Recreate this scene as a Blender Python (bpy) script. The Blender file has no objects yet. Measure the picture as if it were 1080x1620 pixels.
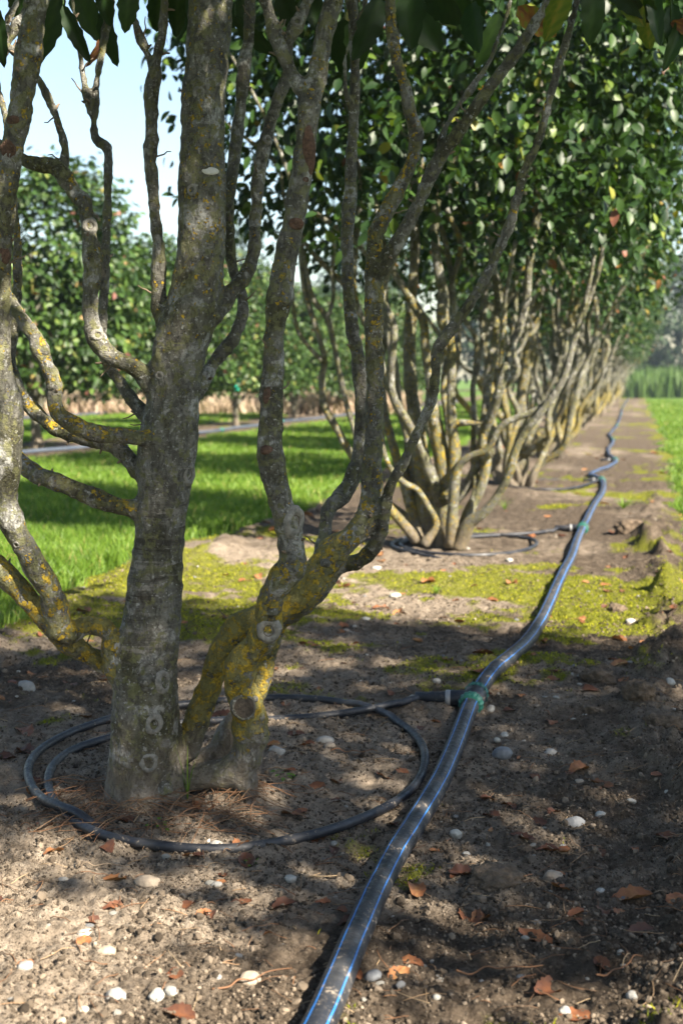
import bpy, bmesh, math, random
import numpy as np
from mathutils import Vector, Matrix
from mathutils.bvhtree import BVHTree

S = bpy.context.scene
C = S.collection
rng = np.random.default_rng(7)
random.seed(7)

# ------------------------------------------------------------------ camera
F = 2000.0                       # focal length in photograph pixels (1080 x 1620)
H = 0.80                         # camera height above the soil
PITCH = math.atan(210 / F)       # horizon at y = 600
YAW = math.atan(470 * math.cos(PITCH) / F)   # the rows run along +Y, vanishing at x = 1010
CAMPOS = np.array([0.0, 0.0, H])
cam = bpy.data.cameras.new('camera')
camo = bpy.data.objects.new('camera', cam)
C.objects.link(camo)
S.camera = camo
camo.location = (0, 0, H)
camo.rotation_euler = (math.pi / 2 - PITCH, 0, YAW)
cam.sensor_fit = 'VERTICAL'
cam.sensor_height = 36
cam.sensor_width = 24
cam.lens = F / 1620 * 36
cam.clip_start = 0.05
cam.clip_end = 2000
cam.dof.use_dof = True
cam.dof.focus_distance = 2.3
cam.dof.aperture_fstop = 5.6

# ------------------------------------------------------------------ sky, sun
SUN_EL = math.radians(38)
FWD = np.array([-math.sin(YAW), math.cos(YAW), 0.0])
RGT = np.array([math.cos(YAW), math.sin(YAW), 0.0])
sun_h = RGT * math.cos(math.radians(-44)) + FWD * math.sin(math.radians(-44))
SUNDIR = np.array([sun_h[0] * math.cos(SUN_EL), sun_h[1] * math.cos(SUN_EL), math.sin(SUN_EL)])
W = bpy.data.worlds.new('World')
S.world = W
W.use_nodes = True
nt = W.node_tree
sky = nt.nodes.new('ShaderNodeTexSky')
sky.sky_type = 'NISHITA'
sky.sun_disc = False
sky.sun_elevation = SUN_EL
sky.sun_rotation = math.atan2(SUNDIR[0], SUNDIR[1])
sky.air_density = 1.2
sky.dust_density = 0.9
sky.ozone_density = 1.0
bg = nt.nodes['Background']
bg.inputs[1].default_value = 0.05
nt.links.new(sky.outputs[0], bg.inputs[0])
sl = bpy.data.lights.new('sun', 'SUN')
sl.energy = 5.0
sl.angle = math.radians(0.55)
sl.color = (1.0, 0.90, 0.76)
so = bpy.data.objects.new('sun', sl)
C.objects.link(so)
so.rotation_euler = Vector(SUNDIR.tolist()).to_track_quat('Z', 'Y').to_euler()
so.location = (6, 0, 8)
S.view_settings.view_transform = 'Standard'
S.view_settings.look = 'None'
S.view_settings.gamma = 1
S.view_settings.exposure = 2.3
S.cycles.max_bounces = 8
S.cycles.transparent_max_bounces = 8

# ------------------------------------------------------------------ pixel helpers
R3 = np.array(Matrix.Rotation(YAW, 3, 'Z') @ Matrix.Rotation(math.pi / 2 - PITCH, 3, 'X'))


def ray(px, py):
    return R3 @ np.array([(px - 540) / F, -(py - 810) / F, -1.0])


def P(px, py, h):
    """point seen at a photograph pixel at horizontal distance h in front of the camera"""
    d = ray(px, py)
    return CAMPOS + d * (h / (d @ FWD))


def W2C(x, y):
    return x * RGT[0] + y * RGT[1], x * FWD[0] + y * FWD[1]


# ------------------------------------------------------------------ noise
_tab = np.random.default_rng(3).random(65536)


def _h(ix, iy, iz=0):
    return _tab[((ix * 73856093) ^ (iy * 19349663) ^ (iz * 83492791)) & 65535]


def vn2(x, y):
    x = np.asarray(x, float); y = np.asarray(y, float)
    ix = np.floor(x).astype(np.int64); iy = np.floor(y).astype(np.int64)
    fx = x - ix; fy = y - iy
    fx = fx * fx * (3 - 2 * fx); fy = fy * fy * (3 - 2 * fy)
    a = _h(ix, iy) * (1 - fx) + _h(ix + 1, iy) * fx
    b = _h(ix, iy + 1) * (1 - fx) + _h(ix + 1, iy + 1) * fx
    return (a * (1 - fy) + b * fy) * 2 - 1


def vn3(p):
    i = np.floor(p).astype(np.int64); f = p - i
    f = f * f * (3 - 2 * f)
    r = 0
    for dz in (0, 1):
        for dy in (0, 1):
            for dx in (0, 1):
                w = (f[:, 0] if dx else 1 - f[:, 0]) * (f[:, 1] if dy else 1 - f[:, 1]) * (f[:, 2] if dz else 1 - f[:, 2])
                r = r + w * _h(i[:, 0] + dx, i[:, 1] + dy, i[:, 2] + dz)
    return r * 2 - 1


def fbm2(x, y, o=3):
    r = 0; a = 1; s = 0
    for k in range(o):
        r = r + a * vn2(x + 17.3 * k, y - 9.1 * k); s += a
        x = x * 2.03; y = y * 2.03; a *= .5
    return r / s


def sm(a, b, x):
    t = np.clip((x - a) / (b - a), 0, 1)
    return t * t * (3 - 2 * t)


# ------------------------------------------------------------------ ground shape and cover
ROWX = -0.93
ROW2X = -6.67
ROW3X = -12.4


FXY = (-.700, 2.225)
B0XY = (-.88, 2.20)


def grass_mask(x, y):
    n = fbm2(x * 1.7 + 5, y * 1.1, 3) * .22 + fbm2(x * 7, y * 7, 2) * .06
    g = np.maximum(sm(-2.02, -2.16, x + n), sm(.24, .40, x + n * .8))
    for rx, hw in ((ROW2X, .95), (ROW3X, 1.0), (4.8, .9)):
        g = g * sm(hw - .05, hw + .1, np.abs(x - rx) + n)
    return g


def moss_mask(x, y):
    X, d = W2C(x, y)
    n = fbm2(x * 2.3 + 31, y * 2.3, 4)
    n2 = fbm2(x * 11 + 3, y * 11, 3)
    band = .72 * sm(3.5, 4.2, d) * (1 - .85 * sm(5.0, 5.6, d)) + .22 * sm(2.7, 3.3, d) - .06 * sm(6.0, 7, d)
    band = band + .16 * sm(1.9, 1.6, d) * (x < -.3) + .10 * sm(-.25, .12, x) * (d < 4.5) + .34 * sm(-.1, .15, x) * sm(4, 5, d) + .10
    m = sm(.20, .78, band * .8 + n * .95 + n2 * .45 - .08)
    m = m * (1 - grass_mask(x, y) * .7)
    ring = np.hypot(x - ROWX, (y - 2.25))
    return m * sm(.35, .75, ring + n * .2) * (1 - .30 * np.exp(-((x - .14) / .10) ** 2) * (d > 3))


def gh(x, y):
    x = np.asarray(x, float); y = np.asarray(y, float)
    X, d = W2C(x, y)
    far = sm(30, 8, d)
    z = .030 * fbm2(x * .9, y * .9, 2) * sm(40, 5, d)
    soil = 1 - grass_mask(x, y)
    z = z + soil * far * (.016 * fbm2(x * 4.1, y * 4.1, 3) + .013 * np.abs(fbm2(x * 13, y * 13, 2)) + .0075 * fbm2(x * 38, y * 38, 2))
    near = sm(7, 3.5, d)
    z = z + soil * near * (.0045 * fbm2(x * 95, y * 95, 2) + .005 * np.abs(fbm2(x * 55, y * 55, 2)))
    # cloddy lip along the right side of the row
    n = fbm2(x * 3 + 9, y * 2.2, 3)
    lip = np.exp(-((x - .12 - .08 * n) / .085) ** 2)
    cl = np.clip(.5 + 1.1 * fbm2(x * 7.5, y * 6.0 + 50, 3), 0, 1.3)
    z = z + lip * far * (.004 + .062 * cl * cl + .03 * np.abs(fbm2(x * 24, y * 24, 3))) * sm(12, 5, d)
    # left lip beside the lawn
    lip2 = np.exp(-((x + 1.88 - .05 * n) / .10) ** 2)
    z = z + lip2 * far * .035 * cl
    z = z + (.020 + .012 * fbm2(x * 28, y * 28, 2)) * np.exp(-(np.hypot(x - B0XY[0], y - B0XY[1]) / .20) ** 2)
    z = z + (.026 + .010 * fbm2(x * 40, y * 40, 2)) * np.exp(-(np.hypot(x - FXY[0], y - FXY[1]) / .075) ** 2)
    z = z + near * .007 * moss_mask(x, y) * (.4 + fbm2(x * 16, y * 16, 2))
    # low sandy mound within the hose rings
    for ty in (2.26, 5.9, 9.5):
        rr = np.hypot(x - ROWX, y - ty)
        z = z + .012 * np.exp(-(rr / .45) ** 2)
    return z


def G(px, py, up=0.0):
    d = ray(px, py)
    t = -H / d[2]
    for _ in range(6):
        p = CAMPOS + d * t
        t = (float(gh(p[0], p[1])) + up - H) / d[2]
    return CAMPOS + d * t


# ------------------------------------------------------------------ mesh helpers
def mk(name, V, faces, mat=None, parent=None, smooth=True, attrs=None, link=True):
    """V (n,3); faces: list of int arrays (m,3) or (m,4); ONE mesh object"""
    V = np.asarray(V, np.float32).reshape(-1, 3)
    faces = [np.asarray(f, np.int32) for f in faces if len(f)]
    me = bpy.data.meshes.new(name)
    me.vertices.add(len(V))
    me.vertices.foreach_set('co', V.ravel())
    loops = np.concatenate([f.ravel() for f in faces])
    tot = np.concatenate([np.full(len(f), f.shape[1], np.int32) for f in faces])
    st = np.concatenate([[0], np.cumsum(tot)[:-1]]).astype(np.int32)
    me.loops.add(len(loops))
    me.loops.foreach_set('vertex_index', loops)
    me.polygons.add(len(tot))
    me.polygons.foreach_set('loop_start', st)
    me.polygons.foreach_set('loop_total', tot)
    me.polygons.foreach_set('use_smooth', np.full(len(tot), smooth, bool))
    for k, a in (attrs or {}).items():
        at = me.attributes.new(k, 'FLOAT', 'POINT')
        at.data.foreach_set('value', np.asarray(a, np.float32))
    me.update(calc_edges=True)
    if mat:
        me.materials.append(mat)
    if not link:
        return me
    o = bpy.data.objects.new(name, me)
    C.objects.link(o)
    if parent:
        o.parent = parent
    return o


def tag(o, label=None, cat=None, group=None, kind=None):
    if label: o['label'] = label
    if cat: o['category'] = cat
    if group: o['group'] = group
    if kind: o['kind'] = kind
    return o


def empty(name, loc, label=None, cat=None, group=None, rz=0):
    o = bpy.data.objects.new(name, None)
    o.empty_display_size = .1
    C.objects.link(o)
    o.location = tuple(float(v) for v in loc)
    o.rotation_euler = (0, 0, rz)
    return tag(o, label, cat, group)


def spline(pts, n=6):
    """Catmull-Rom through the rows of pts, n samples a span"""
    p = np.asarray(pts, float)
    q = np.vstack([2 * p[0] - p[1], p, 2 * p[-1] - p[-2]])
    out = []
    for i in range(1, len(q) - 2):
        t = np.linspace(0, 1, n, endpoint=False)[:, None]
        a, b, c, d = q[i - 1], q[i], q[i + 1], q[i + 2]
        out.append(.5 * (2 * b + (c - a) * t + (2 * a - 5 * b + 4 * c - d) * t ** 2 + (3 * b - a - 3 * c + d) * t ** 3))
    out.append(p[-1:])
    return np.vstack(out)


def frames(p):
    t = np.gradient(p, axis=0)
    t /= np.linalg.norm(t, axis=1)[:, None] + 1e-12
    u = np.zeros_like(p)
    a = np.array([1., 0, 0]) if abs(t[0, 0]) < .8 else np.array([0, 1., 0])
    for i in range(len(p)):
        a = a - t[i] * (a @ t[i])
        a /= np.linalg.norm(a)
        u[i] = a
    return t, u, np.cross(t, u)


def tube(p, r, seg=10, cap=True, wob=0.0):
    """swept tube; returns V, [quads, tris]"""
    p = np.asarray(p, float); r = np.broadcast_to(np.asarray(r, float), (len(p),))
    t, u, v = frames(p)
    an = np.arange(seg) * 2 * math.pi / seg
    V = p[:, None] + r[:, None, None] * (np.cos(an)[None, :, None] * u[:, None] + np.sin(an)[None, :, None] * v[:, None])
    V = V.reshape(-1, 3)
    n = len(p)
    i = np.arange(n - 1)[:, None] * seg; j = np.arange(seg)[None]; k = (j + 1) % seg
    Q = np.stack([i + j, i + k, i + seg + k, i + seg + j], -1).reshape(-1, 4)
    T = np.zeros((0, 3), int)
    if cap:
        m = len(V)
        V = np.vstack([V, p[:1], p[-1:]])
        j = np.arange(seg); k = (j + 1) % seg
        T = np.vstack([np.stack([np.full(seg, m), k, j], -1), np.stack([np.full(seg, m + 1), (n - 1) * seg + j, (n - 1) * seg + k], -1)])
    if wob:
        c = np.repeat(p, seg, 0)
        nrm = V[:n * seg] - c
        V[:n * seg] += nrm * (vn3(V[:n * seg] * wob)[:, None] * .16)
    return V, [Q, T]


def join(parts):
    Vs = []; Fs = {}
    o = 0
    for V, faces in parts:
        Vs.append(V)
        for f in faces:
            f = np.asarray(f)
            if len(f): Fs.setdefault(f.shape[1], []).append(f + o)
        o += len(V)
    return np.vstack(Vs), [np.vstack(x) for x in Fs.values()]


def scatter(tv, tf, M, pos):
    """copies of template (tv, tf list) under matrices M (n,3,3) and positions"""
    n = len(pos); k = len(tv)
    V = (np.einsum('nij,kj->nki', M, tv) + pos[:, None]).reshape(-1, 3)
    off = (np.arange(n) * k)[:, None, None]
    return V, [(np.asarray(f)[None] + off).reshape(-1, np.asarray(f).shape[1]) for f in tf]


def nrm(a):
    return a / (np.linalg.norm(a, axis=-1, keepdims=True) + 1e-12)


def basis(x, n):
    """matrices with columns (side, forward x, normal n)"""
    n = nrm(n); x = nrm(x - n * np.sum(x * n, -1, keepdims=True)); s = np.cross(x, n)
    return np.stack([s, x, n], -1)


def rand_dirs(n):
    return nrm(rng.normal(size=(n, 3)))


def rot_rand(n):
    a = rand_dirs(n); b = rand_dirs(n)
    return basis(a, b)


# ------------------------------------------------------------------ materials
def material(name):
    m = bpy.data.materials.new(name)
    m.use_nodes = True
    t = m.node_tree
    return m, t, t.nodes['Principled BSDF'], t.nodes['Material Output']


def N(t, typ, **kw):
    n = t.nodes.new(typ)
    for k, v in kw.items():
        if hasattr(n, k): setattr(n, k, v)
        else: n.inputs[k].default_value = v
    return n


def L(t, a, b):
    t.links.new(a, b)


def mixc(t, fac, a, b, mode='MIX'):
    n = t.nodes.new('ShaderNodeMix'); n.data_type = 'RGBA'; n.blend_type = mode
    for s, v in ((0, fac), (6, a), (7, b)):
        if hasattr(v, 'is_linked'): L(t, v, n.inputs[s])
        elif s == 0: n.inputs[0].default_value = v
        else: n.inputs[s].default_value = (*v, 1)
    return n.outputs[2]


def ramp(t, inp, stops, interp='LINEAR'):
    n = t.nodes.new('ShaderNodeValToRGB'); n.color_ramp.interpolation = interp
    e = n.color_ramp.elements
    while len(e) < len(stops): e.new(.5)
    for k, (p, c) in enumerate(stops):
        e[k].position = p
        e[k].color = (*c, 1) if len(c) == 3 else c
    L(t, inp, n.inputs[0])
    return n.outputs[0]


def step(t, inp, a, b):
    n = t.nodes.new('ShaderNodeMapRange'); n.interpolation_type = 'SMOOTHSTEP'
    L(t, inp, n.inputs[0]); n.inputs[1].default_value = a; n.inputs[2].default_value = b
    return n.outputs[0]


def math_(t, op, a, b=None):
    n = t.nodes.new('ShaderNodeMath'); n.operation = op
    for k, v in enumerate((a, b)):
        if v is None: continue
        if hasattr(v, 'is_linked'): L(t, v, n.inputs[k])
        else: n.inputs[k].default_value = v
    return n.outputs[0]


def noise(t, vec, scale, detail=4, rough=.6, dist=0.0):
    n = t.nodes.new('ShaderNodeTexNoise'); n.inputs['Scale'].default_value = scale
    n.inputs['Detail'].default_value = detail; n.inputs['Roughness'].default_value = rough
    n.inputs['Distortion'].default_value = dist
    if vec is not None: L(t, vec, n.inputs['Vector'])
    return n.outputs[0]


def mapping(t, vec, scale, rot=(0, 0, 0)):
    n = t.nodes.new('ShaderNodeMapping'); n.inputs['Scale'].default_value = scale; n.inputs['Rotation'].default_value = rot
    L(t, vec, n.inputs['Vector'])
    return n.outputs[0]


def bump(t, bs, h, dist, strength=1.0, chain=None):
    n = t.nodes.new('ShaderNodeBump'); n.inputs['Distance'].default_value = dist; n.inputs['Strength'].default_value = strength
    L(t, h, n.inputs['Height'])
    if chain is not None: L(t, chain, n.inputs['Normal'])
    L(t, n.outputs[0], bs.inputs['Normal'])
    return n.outputs[0]


def attr(t, name):
    n = t.nodes.new('ShaderNodeAttribute'); n.attribute_name = name
    return n.outputs['Fac']


def objco(t):
    return t.nodes.new('ShaderNodeTexCoord').outputs['Object']


def bark_material(name, bands=0.0, tint=1.0):
    m, t, bs, out = material(name)
    v = objco(t)
    yl = attr(t, 'yl'); du = attr(t, 'dust')
    a = noise(t, v, 26, 5, .62)
    k_ = lambda c: (c[0] * tint, c[1] * tint * (1 - .04 * (tint - 1)), c[2] * tint * (1 - .16 * (tint - 1)))
    base = ramp(t, a, [(.28, k_((.062, .058, .048))), (.46, k_((.122, .118, .098))), (.62, k_((.19, .184, .158))), (.8, k_((.265, .258, .228)))])
    g = noise(t, mapping(t, v, (1, 1, 1), (.3, .9, 0)), 9, 3, .5)
    base = mixc(t, step(t, g, .48, .66), base, (.072, .070, .040))           # algae green film
    p1 = noise(t, v, 17, 4, .55, .4)                                            # pale crust lichen patches
    p2 = noise(t, v, 75, 3, .6)
    pale = math_(t, 'MULTIPLY', step(t, p1, .56, .63), step(t, p2, .30, .5))
    base = mixc(t, math_(t, 'MULTIPLY', pale, .78), base, (.36, .36, .335))
    sp = noise(t, v, 140, 3, .5)
    base = mixc(t, math_(t, 'MULTIPLY', step(t, sp, .60, .67), .8), base, (.34, .34, .31))
    if bands:
        zb = noise(t, mapping(t, v, (9, 9, 85)), 1.0, 4, .62, .6)
        sz_ = t.nodes.new('ShaderNodeSeparateXYZ'); L(t, v, sz_.inputs[0])
        zw = math_(t, 'MULTIPLY', step(t, sz_.outputs[2], .24, .34), step(t, sz_.outputs[2], .85, .55))
        bands = math_(t, 'MULTIPLY', math_(t, 'MULTIPLY', zw, bands), step(t, noise(t, v, 11, 3, .5), .34, .55))
        base = mixc(t, math_(t, 'MULTIPLY', step(t, zb, .53, .62), bands), base, (.26, .245, .215))
        base = mixc(t, math_(t, 'MULTIPLY', step(t, zb, .45, .36), bands), base, (.055, .048, .038))
    fis = noise(t, mapping(t, v, (1, 1, .45)), 46, 5, .68, .5)
    crack = step(t, math_(t, 'ABSOLUTE', math_(t, 'SUBTRACT', fis, .5)), .035, .006)
    base = mixc(t, math_(t, 'MULTIPLY', crack, .34), base, (.030, .025, .020))
    grain = noise(t, v, 200, 3, .7)
    base = mixc(t, math_(t, 'MULTIPLY', step(t, grain, .46, .34), .42), base, (.028, .024, .019))
    # yellow lichen: crusts that follow the yl attribute
    y1 = noise(t, v, 48, 4, .65)
    y2 = noise(t, v, 190, 3, .6)
    yv = math_(t, 'ADD', math_(t, 'MULTIPLY', y1, .75), math_(t, 'MULTIPLY', y2, .30))
    th = math_(t, 'ADD', yv, math_(t, 'MULTIPLY', yl, .42))
    vo = t.nodes.new('ShaderNodeTexVoronoi'); vo.inputs['Scale'].default_value = 105; L(t, v, vo.inputs['Vector'])
    th = math_(t, 'ADD', th, math_(t, 'MULTIPLY', math_(t, 'SUBTRACT', .42, vo.outputs['Distance']), .22))
    ym = step(t, th, .80, .85)
    yc = ramp(t, y2, [(.3, (.13, .105, .018)), (.5, (.32, .225, .016)), (.72, (.50, .335, .022))])  # lichen tones, brightened to carry partial sun on the low arms
    base = mixc(t, math_(t, 'MULTIPLY', ym, .92), base, yc)
    gl = noise(t, v, 58, 4, .65)
    gm = math_(t, 'MULTIPLY', step(t, math_(t, 'ADD', gl, math_(t, 'MULTIPLY', yl, .10)), .545, .615), .75)
    base = mixc(t, gm, base, (.150, .150, .066))
    # soil splashed on the foot of the stems
    base = mixc(t, math_(t, 'MULTIPLY', du, .8), base, (.17, .138, .104))
    L(t, base, bs.inputs['Base Color'])
    bs.inputs['Roughness'].default_value = .86
    bs.inputs['Specular IOR Level'].default_value = .25
    b1 = noise(t, v, 60, 5, .65)
    n1 = bump(t, bs, math_(t, 'SUBTRACT', b1, math_(t, 'MULTIPLY', crack, .35)), .009, .9)
    n2 = bump(t, bs, math_(t, 'ADD', noise(t, mapping(t, v, (1, 1, 2.2)), 210, 4, .65), math_(t, 'MULTIPLY', ym, .9)), .0034, .9, n1)
    if bands:
        bump(t, bs, zb, .004, .55, n2)
    return m


M = {}
M['bark'] = bark_material('bark')
M['bark_warm'] = bark_material('bark_warm', 0.0, tint=.92)
M['bark_trunk'] = bark_material('bark_trunk', .8)


def simple(name, col, rough=.8, sc=40, var=.35, bmp=.001, spec=.3, coord=True):
    m, t, bs, out = material(name)
    v = objco(t)
    n = noise(t, v, sc, 4, .6)
    c = np.array(col)
    base = ramp(t, n, [(.25, tuple(c * (1 - var))), (.75, tuple(np.minimum(c * (1 + var), 1)))])
    L(t, base, bs.inputs['Base Color'])
    bs.inputs['Roughness'].default_value = rough
    bs.inputs['Specular IOR Level'].default_value = spec
    if bmp: bump(t, bs, noise(t, v, sc * 2.5, 4, .6), bmp, .8)
    return m


M['stone_white'] = simple('stone_white', (.33, .315, .275), .85, 45, .30, .004)
M['stone_tan'] = simple('stone_tan', (.27, .22, .165), .8, 55, .28, .003)
M['stone_grey'] = simple('stone_grey', (.24, .232, .212), .8, 60, .28, .003)
M['stone_slate'] = simple('stone_slate', (.155, .16, .165), .75, 50, .3, .003)
M['scar'] = simple('scar_callus', (.185, .178, .155), .88, 110, .5, .004)
M['scar_dark'] = simple('scar_wood', (.085, .068, .05), .9, 120, .5, .003)
M['wound'] = simple('bare_bark_wound', (.105, .062, .042), .9, 160, .6, .006)
M['spot_white'] = simple('white_spot', (.50, .49, .45), .75, 160, .12, .001)
M['twig'] = simple('dry_twig', (.15, .115, .08), .9, 80, .4, .001)
M['clod'] = simple('clod_soil', (.115, .085, .058), .95, 90, .5, .008)
M['green_plastic'] = simple('green_plastic', (.007, .085, .062), .5, 70, .45, .0004, .5)
M['clamp'] = simple('steel_clamp', (.20, .205, .21), .4, 60, .2, 0, .5)
M['tag_plastic'] = simple('tag_plastic', (.01, .32, .22), .5, 60, .1, 0)


def leaf_material(name, stops, trans=.32, rough=.42):
    m, t, bs, out = material(name)
    tn = attr(t, 'tone')
    v = objco(t)
    n = noise(t, v, 60, 3, .6)
    f = math_(t, 'ADD', tn, math_(t, 'MULTIPLY', math_(t, 'SUBTRACT', n, .5), .10))
    c = ramp(t, f, stops)
    L(t, c, bs.inputs['Base Color'])
    bs.inputs['Roughness'].default_value = rough
    bs.inputs['Specular IOR Level'].default_value = .30
    tr = t.nodes.new('ShaderNodeBsdfTranslucent')
    tc = mixc(t, 1.0, c, (1.25, 1.3, .55), 'MULTIPLY')
    L(t, tc, tr.inputs[0])
    mx = t.nodes.new('ShaderNodeMixShader'); mx.inputs[0].default_value = trans
    L(t, bs.outputs[0], mx.inputs[1]); L(t, tr.outputs[0], mx.inputs[2]); L(t, mx.outputs[0], out.inputs[0])
    return m


GREENS = [(0, (.008, .022, .006)), (.35, (.017, .042, .009)), (.60, (.034, .072, .012)), (.78, (.10, .145, .018)), (.89, (.20, .19, .03)), (.95, (.26, .12, .04)), (1, (.15, .06, .04))]
M['leaf'] = leaf_material('leaf', GREENS, .26, .46)
M['leaf_low'] = leaf_material('leaf_low', [(0, (.013, .030, .008)), (.45, (.034, .072, .014)), (.68, (.085, .14, .026)), (.84, (.19, .19, .05)), (.93, (.20, .11, .06)), (1, (.16, .07, .055))], .22, .46)
M['leaf_far'] = leaf_material('leaf_far', [(0, (.018, .034, .018)), (.6, (.034, .06, .026)), (1, (.06, .085, .035))], .2, .7)
M['grass'] = leaf_material('grass', [(0, (.05, .10, .012)), (.5, (.115, .205, .022)), (.85, (.20, .28, .04)), (1, (.34, .29, .11))], .42, .5)
M['moss'] = leaf_material('moss', [(0, (.08, .10, .005)), (.6, (.23, .245, .008)), (1, (.37, .34, .018))], .38, .8)
M['dry_leaf'] = leaf_material('dry_leaf', [(0, (.035, .020, .014)), (.35, (.085, .036, .022)), (.65, (.19, .075, .032)), (.85, (.30, .14, .055)), (1, (.36, .25, .10))], .18, .6)
M['straw'] = leaf_material('straw', [(0, (.10, .065, .04)), (.4, (.20, .10, .05)), (.7, (.34, .25, .15)), (1, (.46, .38, .26))], .15, .7)
M['dry_grass'] = leaf_material('dry_grass', [(0, (.25, .18, .13)), (.6, (.36, .28, .205)), (1, (.42, .35, .26))], .3, .8)
M['crop'] = leaf_material('crop', [(0, (.035, .075, .014)), (1, (.075, .13, .028))], .3, .6)


def soil_material():
    m, t, bs, out = material('soil')
    v = objco(t)
    gr = attr(t, 'grass'); mo = attr(t, 'moss'); sa = attr(t, 'sand')
    n1 = noise(t, v, 6, 6, .65)
    n2 = noise(t, v, 42, 6, .7)
    n3 = noise(t, v, 230, 4, .65)
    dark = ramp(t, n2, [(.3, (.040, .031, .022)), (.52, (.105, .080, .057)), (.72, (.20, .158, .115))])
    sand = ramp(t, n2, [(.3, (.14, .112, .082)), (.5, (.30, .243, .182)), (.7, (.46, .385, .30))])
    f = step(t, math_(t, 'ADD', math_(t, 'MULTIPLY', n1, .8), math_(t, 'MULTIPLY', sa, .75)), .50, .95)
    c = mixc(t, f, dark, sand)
    c = mixc(t, math_(t, 'MULTIPLY', step(t, n3, .60, .72), .55), c, (.45, .38, .29))
    c = mixc(t, math_(t, 'MULTIPLY', step(t, n3, .46, .33), .8), c, (.035, .027, .020))
    mc = ramp(t, n3, [(.3, (.055, .07, .005)), (.55, (.165, .18, .008)), (.75, (.31, .29, .02))])
    mf = step(t, math_(t, 'ADD', mo, math_(t, 'MULTIPLY', math_(t, 'SUBTRACT', n2, .5), .9)), .36, .78)
    c = mixc(t, math_(t, 'MULTIPLY', mf, .85), c, mc)
    gc = ramp(t, n2, [(.3, (.045, .085, .014)), (.7, (.10, .17, .028))])
    c = mixc(t, step(t, math_(t, 'ADD', gr, math_(t, 'MULTIPLY', math_(t, 'SUBTRACT', n2, .5), .5)), .3, .7), c, gc)
    L(t, c, bs.inputs['Base Color'])
    bs.inputs['Roughness'].default_value = .95
    bs.inputs['Specular IOR Level'].default_value = .12
    a = bump(t, bs, noise(t, v, 70, 6, .75), .022, 1.0)
    bump(t, bs, noise(t, v, 330, 4, .7), .007, 1.0, a)
    return m


M['soil'] = soil_material()


def pipe_material(name, col, dust):
    m, t, bs, out = material(name)
    v = objco(t)
    n = noise(t, v, 55, 5, .7)
    n2 = noise(t, v, 260, 4, .7)
    geo = t.nodes.new('ShaderNodeNewGeometry')
    sep = t.nodes.new('ShaderNodeSeparateXYZ'); L(t, geo.outputs['Normal'], sep.inputs[0])
    f = math_(t, 'ADD', math_(t, 'MULTIPLY', n, .7), math_(t, 'MULTIPLY', n2, .35))
    film = math_(t, 'MULTIPLY', step(t, noise(t, v, 14, 4, .6), .42, .75), .15)
    c = mixc(t, film, col, (.20, .19, .17))
    c = mixc(t, math_(t, 'MULTIPLY', step(t, f, .60 - dust, .68 - dust), .75), c, (.26, .215, .165))
    scr = noise(t, mapping(t, v, (18, 160, 60), (0, 0, .5)), 4, 3, .6)
    c = mixc(t, math_(t, 'MULTIPLY', step(t, scr, .66, .72), .5), c, (.24, .22, .19))
    L(t, c, bs.inputs['Base Color'])
    r = ramp(t, f, [(.4, (.30, .30, .30)), (.65, (.8, .8, .8))])
    L(t, r, bs.inputs['Roughness'])
    bs.inputs['Specular IOR Level'].default_value = .5
    bump(t, bs, f, .0012, .6)
    return m


M['pipe'] = pipe_material('black_pipe', (.011, .013, .018), .02)
M['hose'] = pipe_material('black_hose', (.007, .009, .014), -.005)
M['pipe_far'] = pipe_material('faded_pipe', (.045, .062, .09), .0)
M['stripe'] = pipe_material('blue_stripe', (.016, .135, .42), .03)

# ------------------------------------------------------------------ ground: one sheet to the horizon, finest near the camera
r1 = 1.15 * 1.0034 ** np.arange(480)
r2 = r1[-1] * 1.012 ** np.arange(1, 130)
r3 = r2[-1] * 1.05 ** np.arange(1, 80)
r0 = np.array([0.0, .3, .6, .85, 1.02])
rad = np.concatenate([r0[1:], r1, r2, r3])
fine = np.linspace(-19, 19, 420)
coarse_r = np.linspace(19, 341, 90)[1:-1]
ang = np.radians(np.concatenate([fine, coarse_r]))
A0 = math.pi / 2 + YAW
th = A0 - ang
gx = (rad[:, None] * np.cos(th)[None]).ravel(); gy = (rad[:, None] * np.sin(th)[None]).ravel()
gz = gh(gx, gy)
nr, na = len(rad), len(ang)
V = np.stack([gx, gy, gz], -1)
i = np.arange(nr - 1)[:, None] * na; j = np.arange(na)[None]; k = (j + 1) % na
Q = np.stack([i + j, i + na + j, i + na + k, i + k], -1).reshape(-1, 4)
V = np.vstack([V, [[0, 0, float(gh(0., 0.))]]])
T = np.stack([np.full(na, nr * na), np.arange(na), (np.arange(na) + 1) % na], -1)
ax, ay = V[:, 0], V[:, 1]
X_, d_ = W2C(ax, ay)
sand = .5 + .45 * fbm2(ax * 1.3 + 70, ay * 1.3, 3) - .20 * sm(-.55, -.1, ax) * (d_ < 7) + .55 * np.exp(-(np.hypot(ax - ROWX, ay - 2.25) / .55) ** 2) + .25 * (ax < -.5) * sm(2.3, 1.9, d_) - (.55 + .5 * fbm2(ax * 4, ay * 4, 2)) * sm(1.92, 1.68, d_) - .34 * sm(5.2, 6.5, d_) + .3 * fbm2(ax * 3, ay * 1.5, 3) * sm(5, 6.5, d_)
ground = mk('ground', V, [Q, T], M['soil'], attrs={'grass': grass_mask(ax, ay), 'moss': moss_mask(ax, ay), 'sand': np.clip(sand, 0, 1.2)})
tag(ground, 'sandy nursery soil with moss and grass strips', None, None, 'structure')

# ------------------------------------------------------------------ tree in front, traced stem by stem
B0 = G(230, 1250)
D1 = float(B0 @ FWD)


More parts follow.
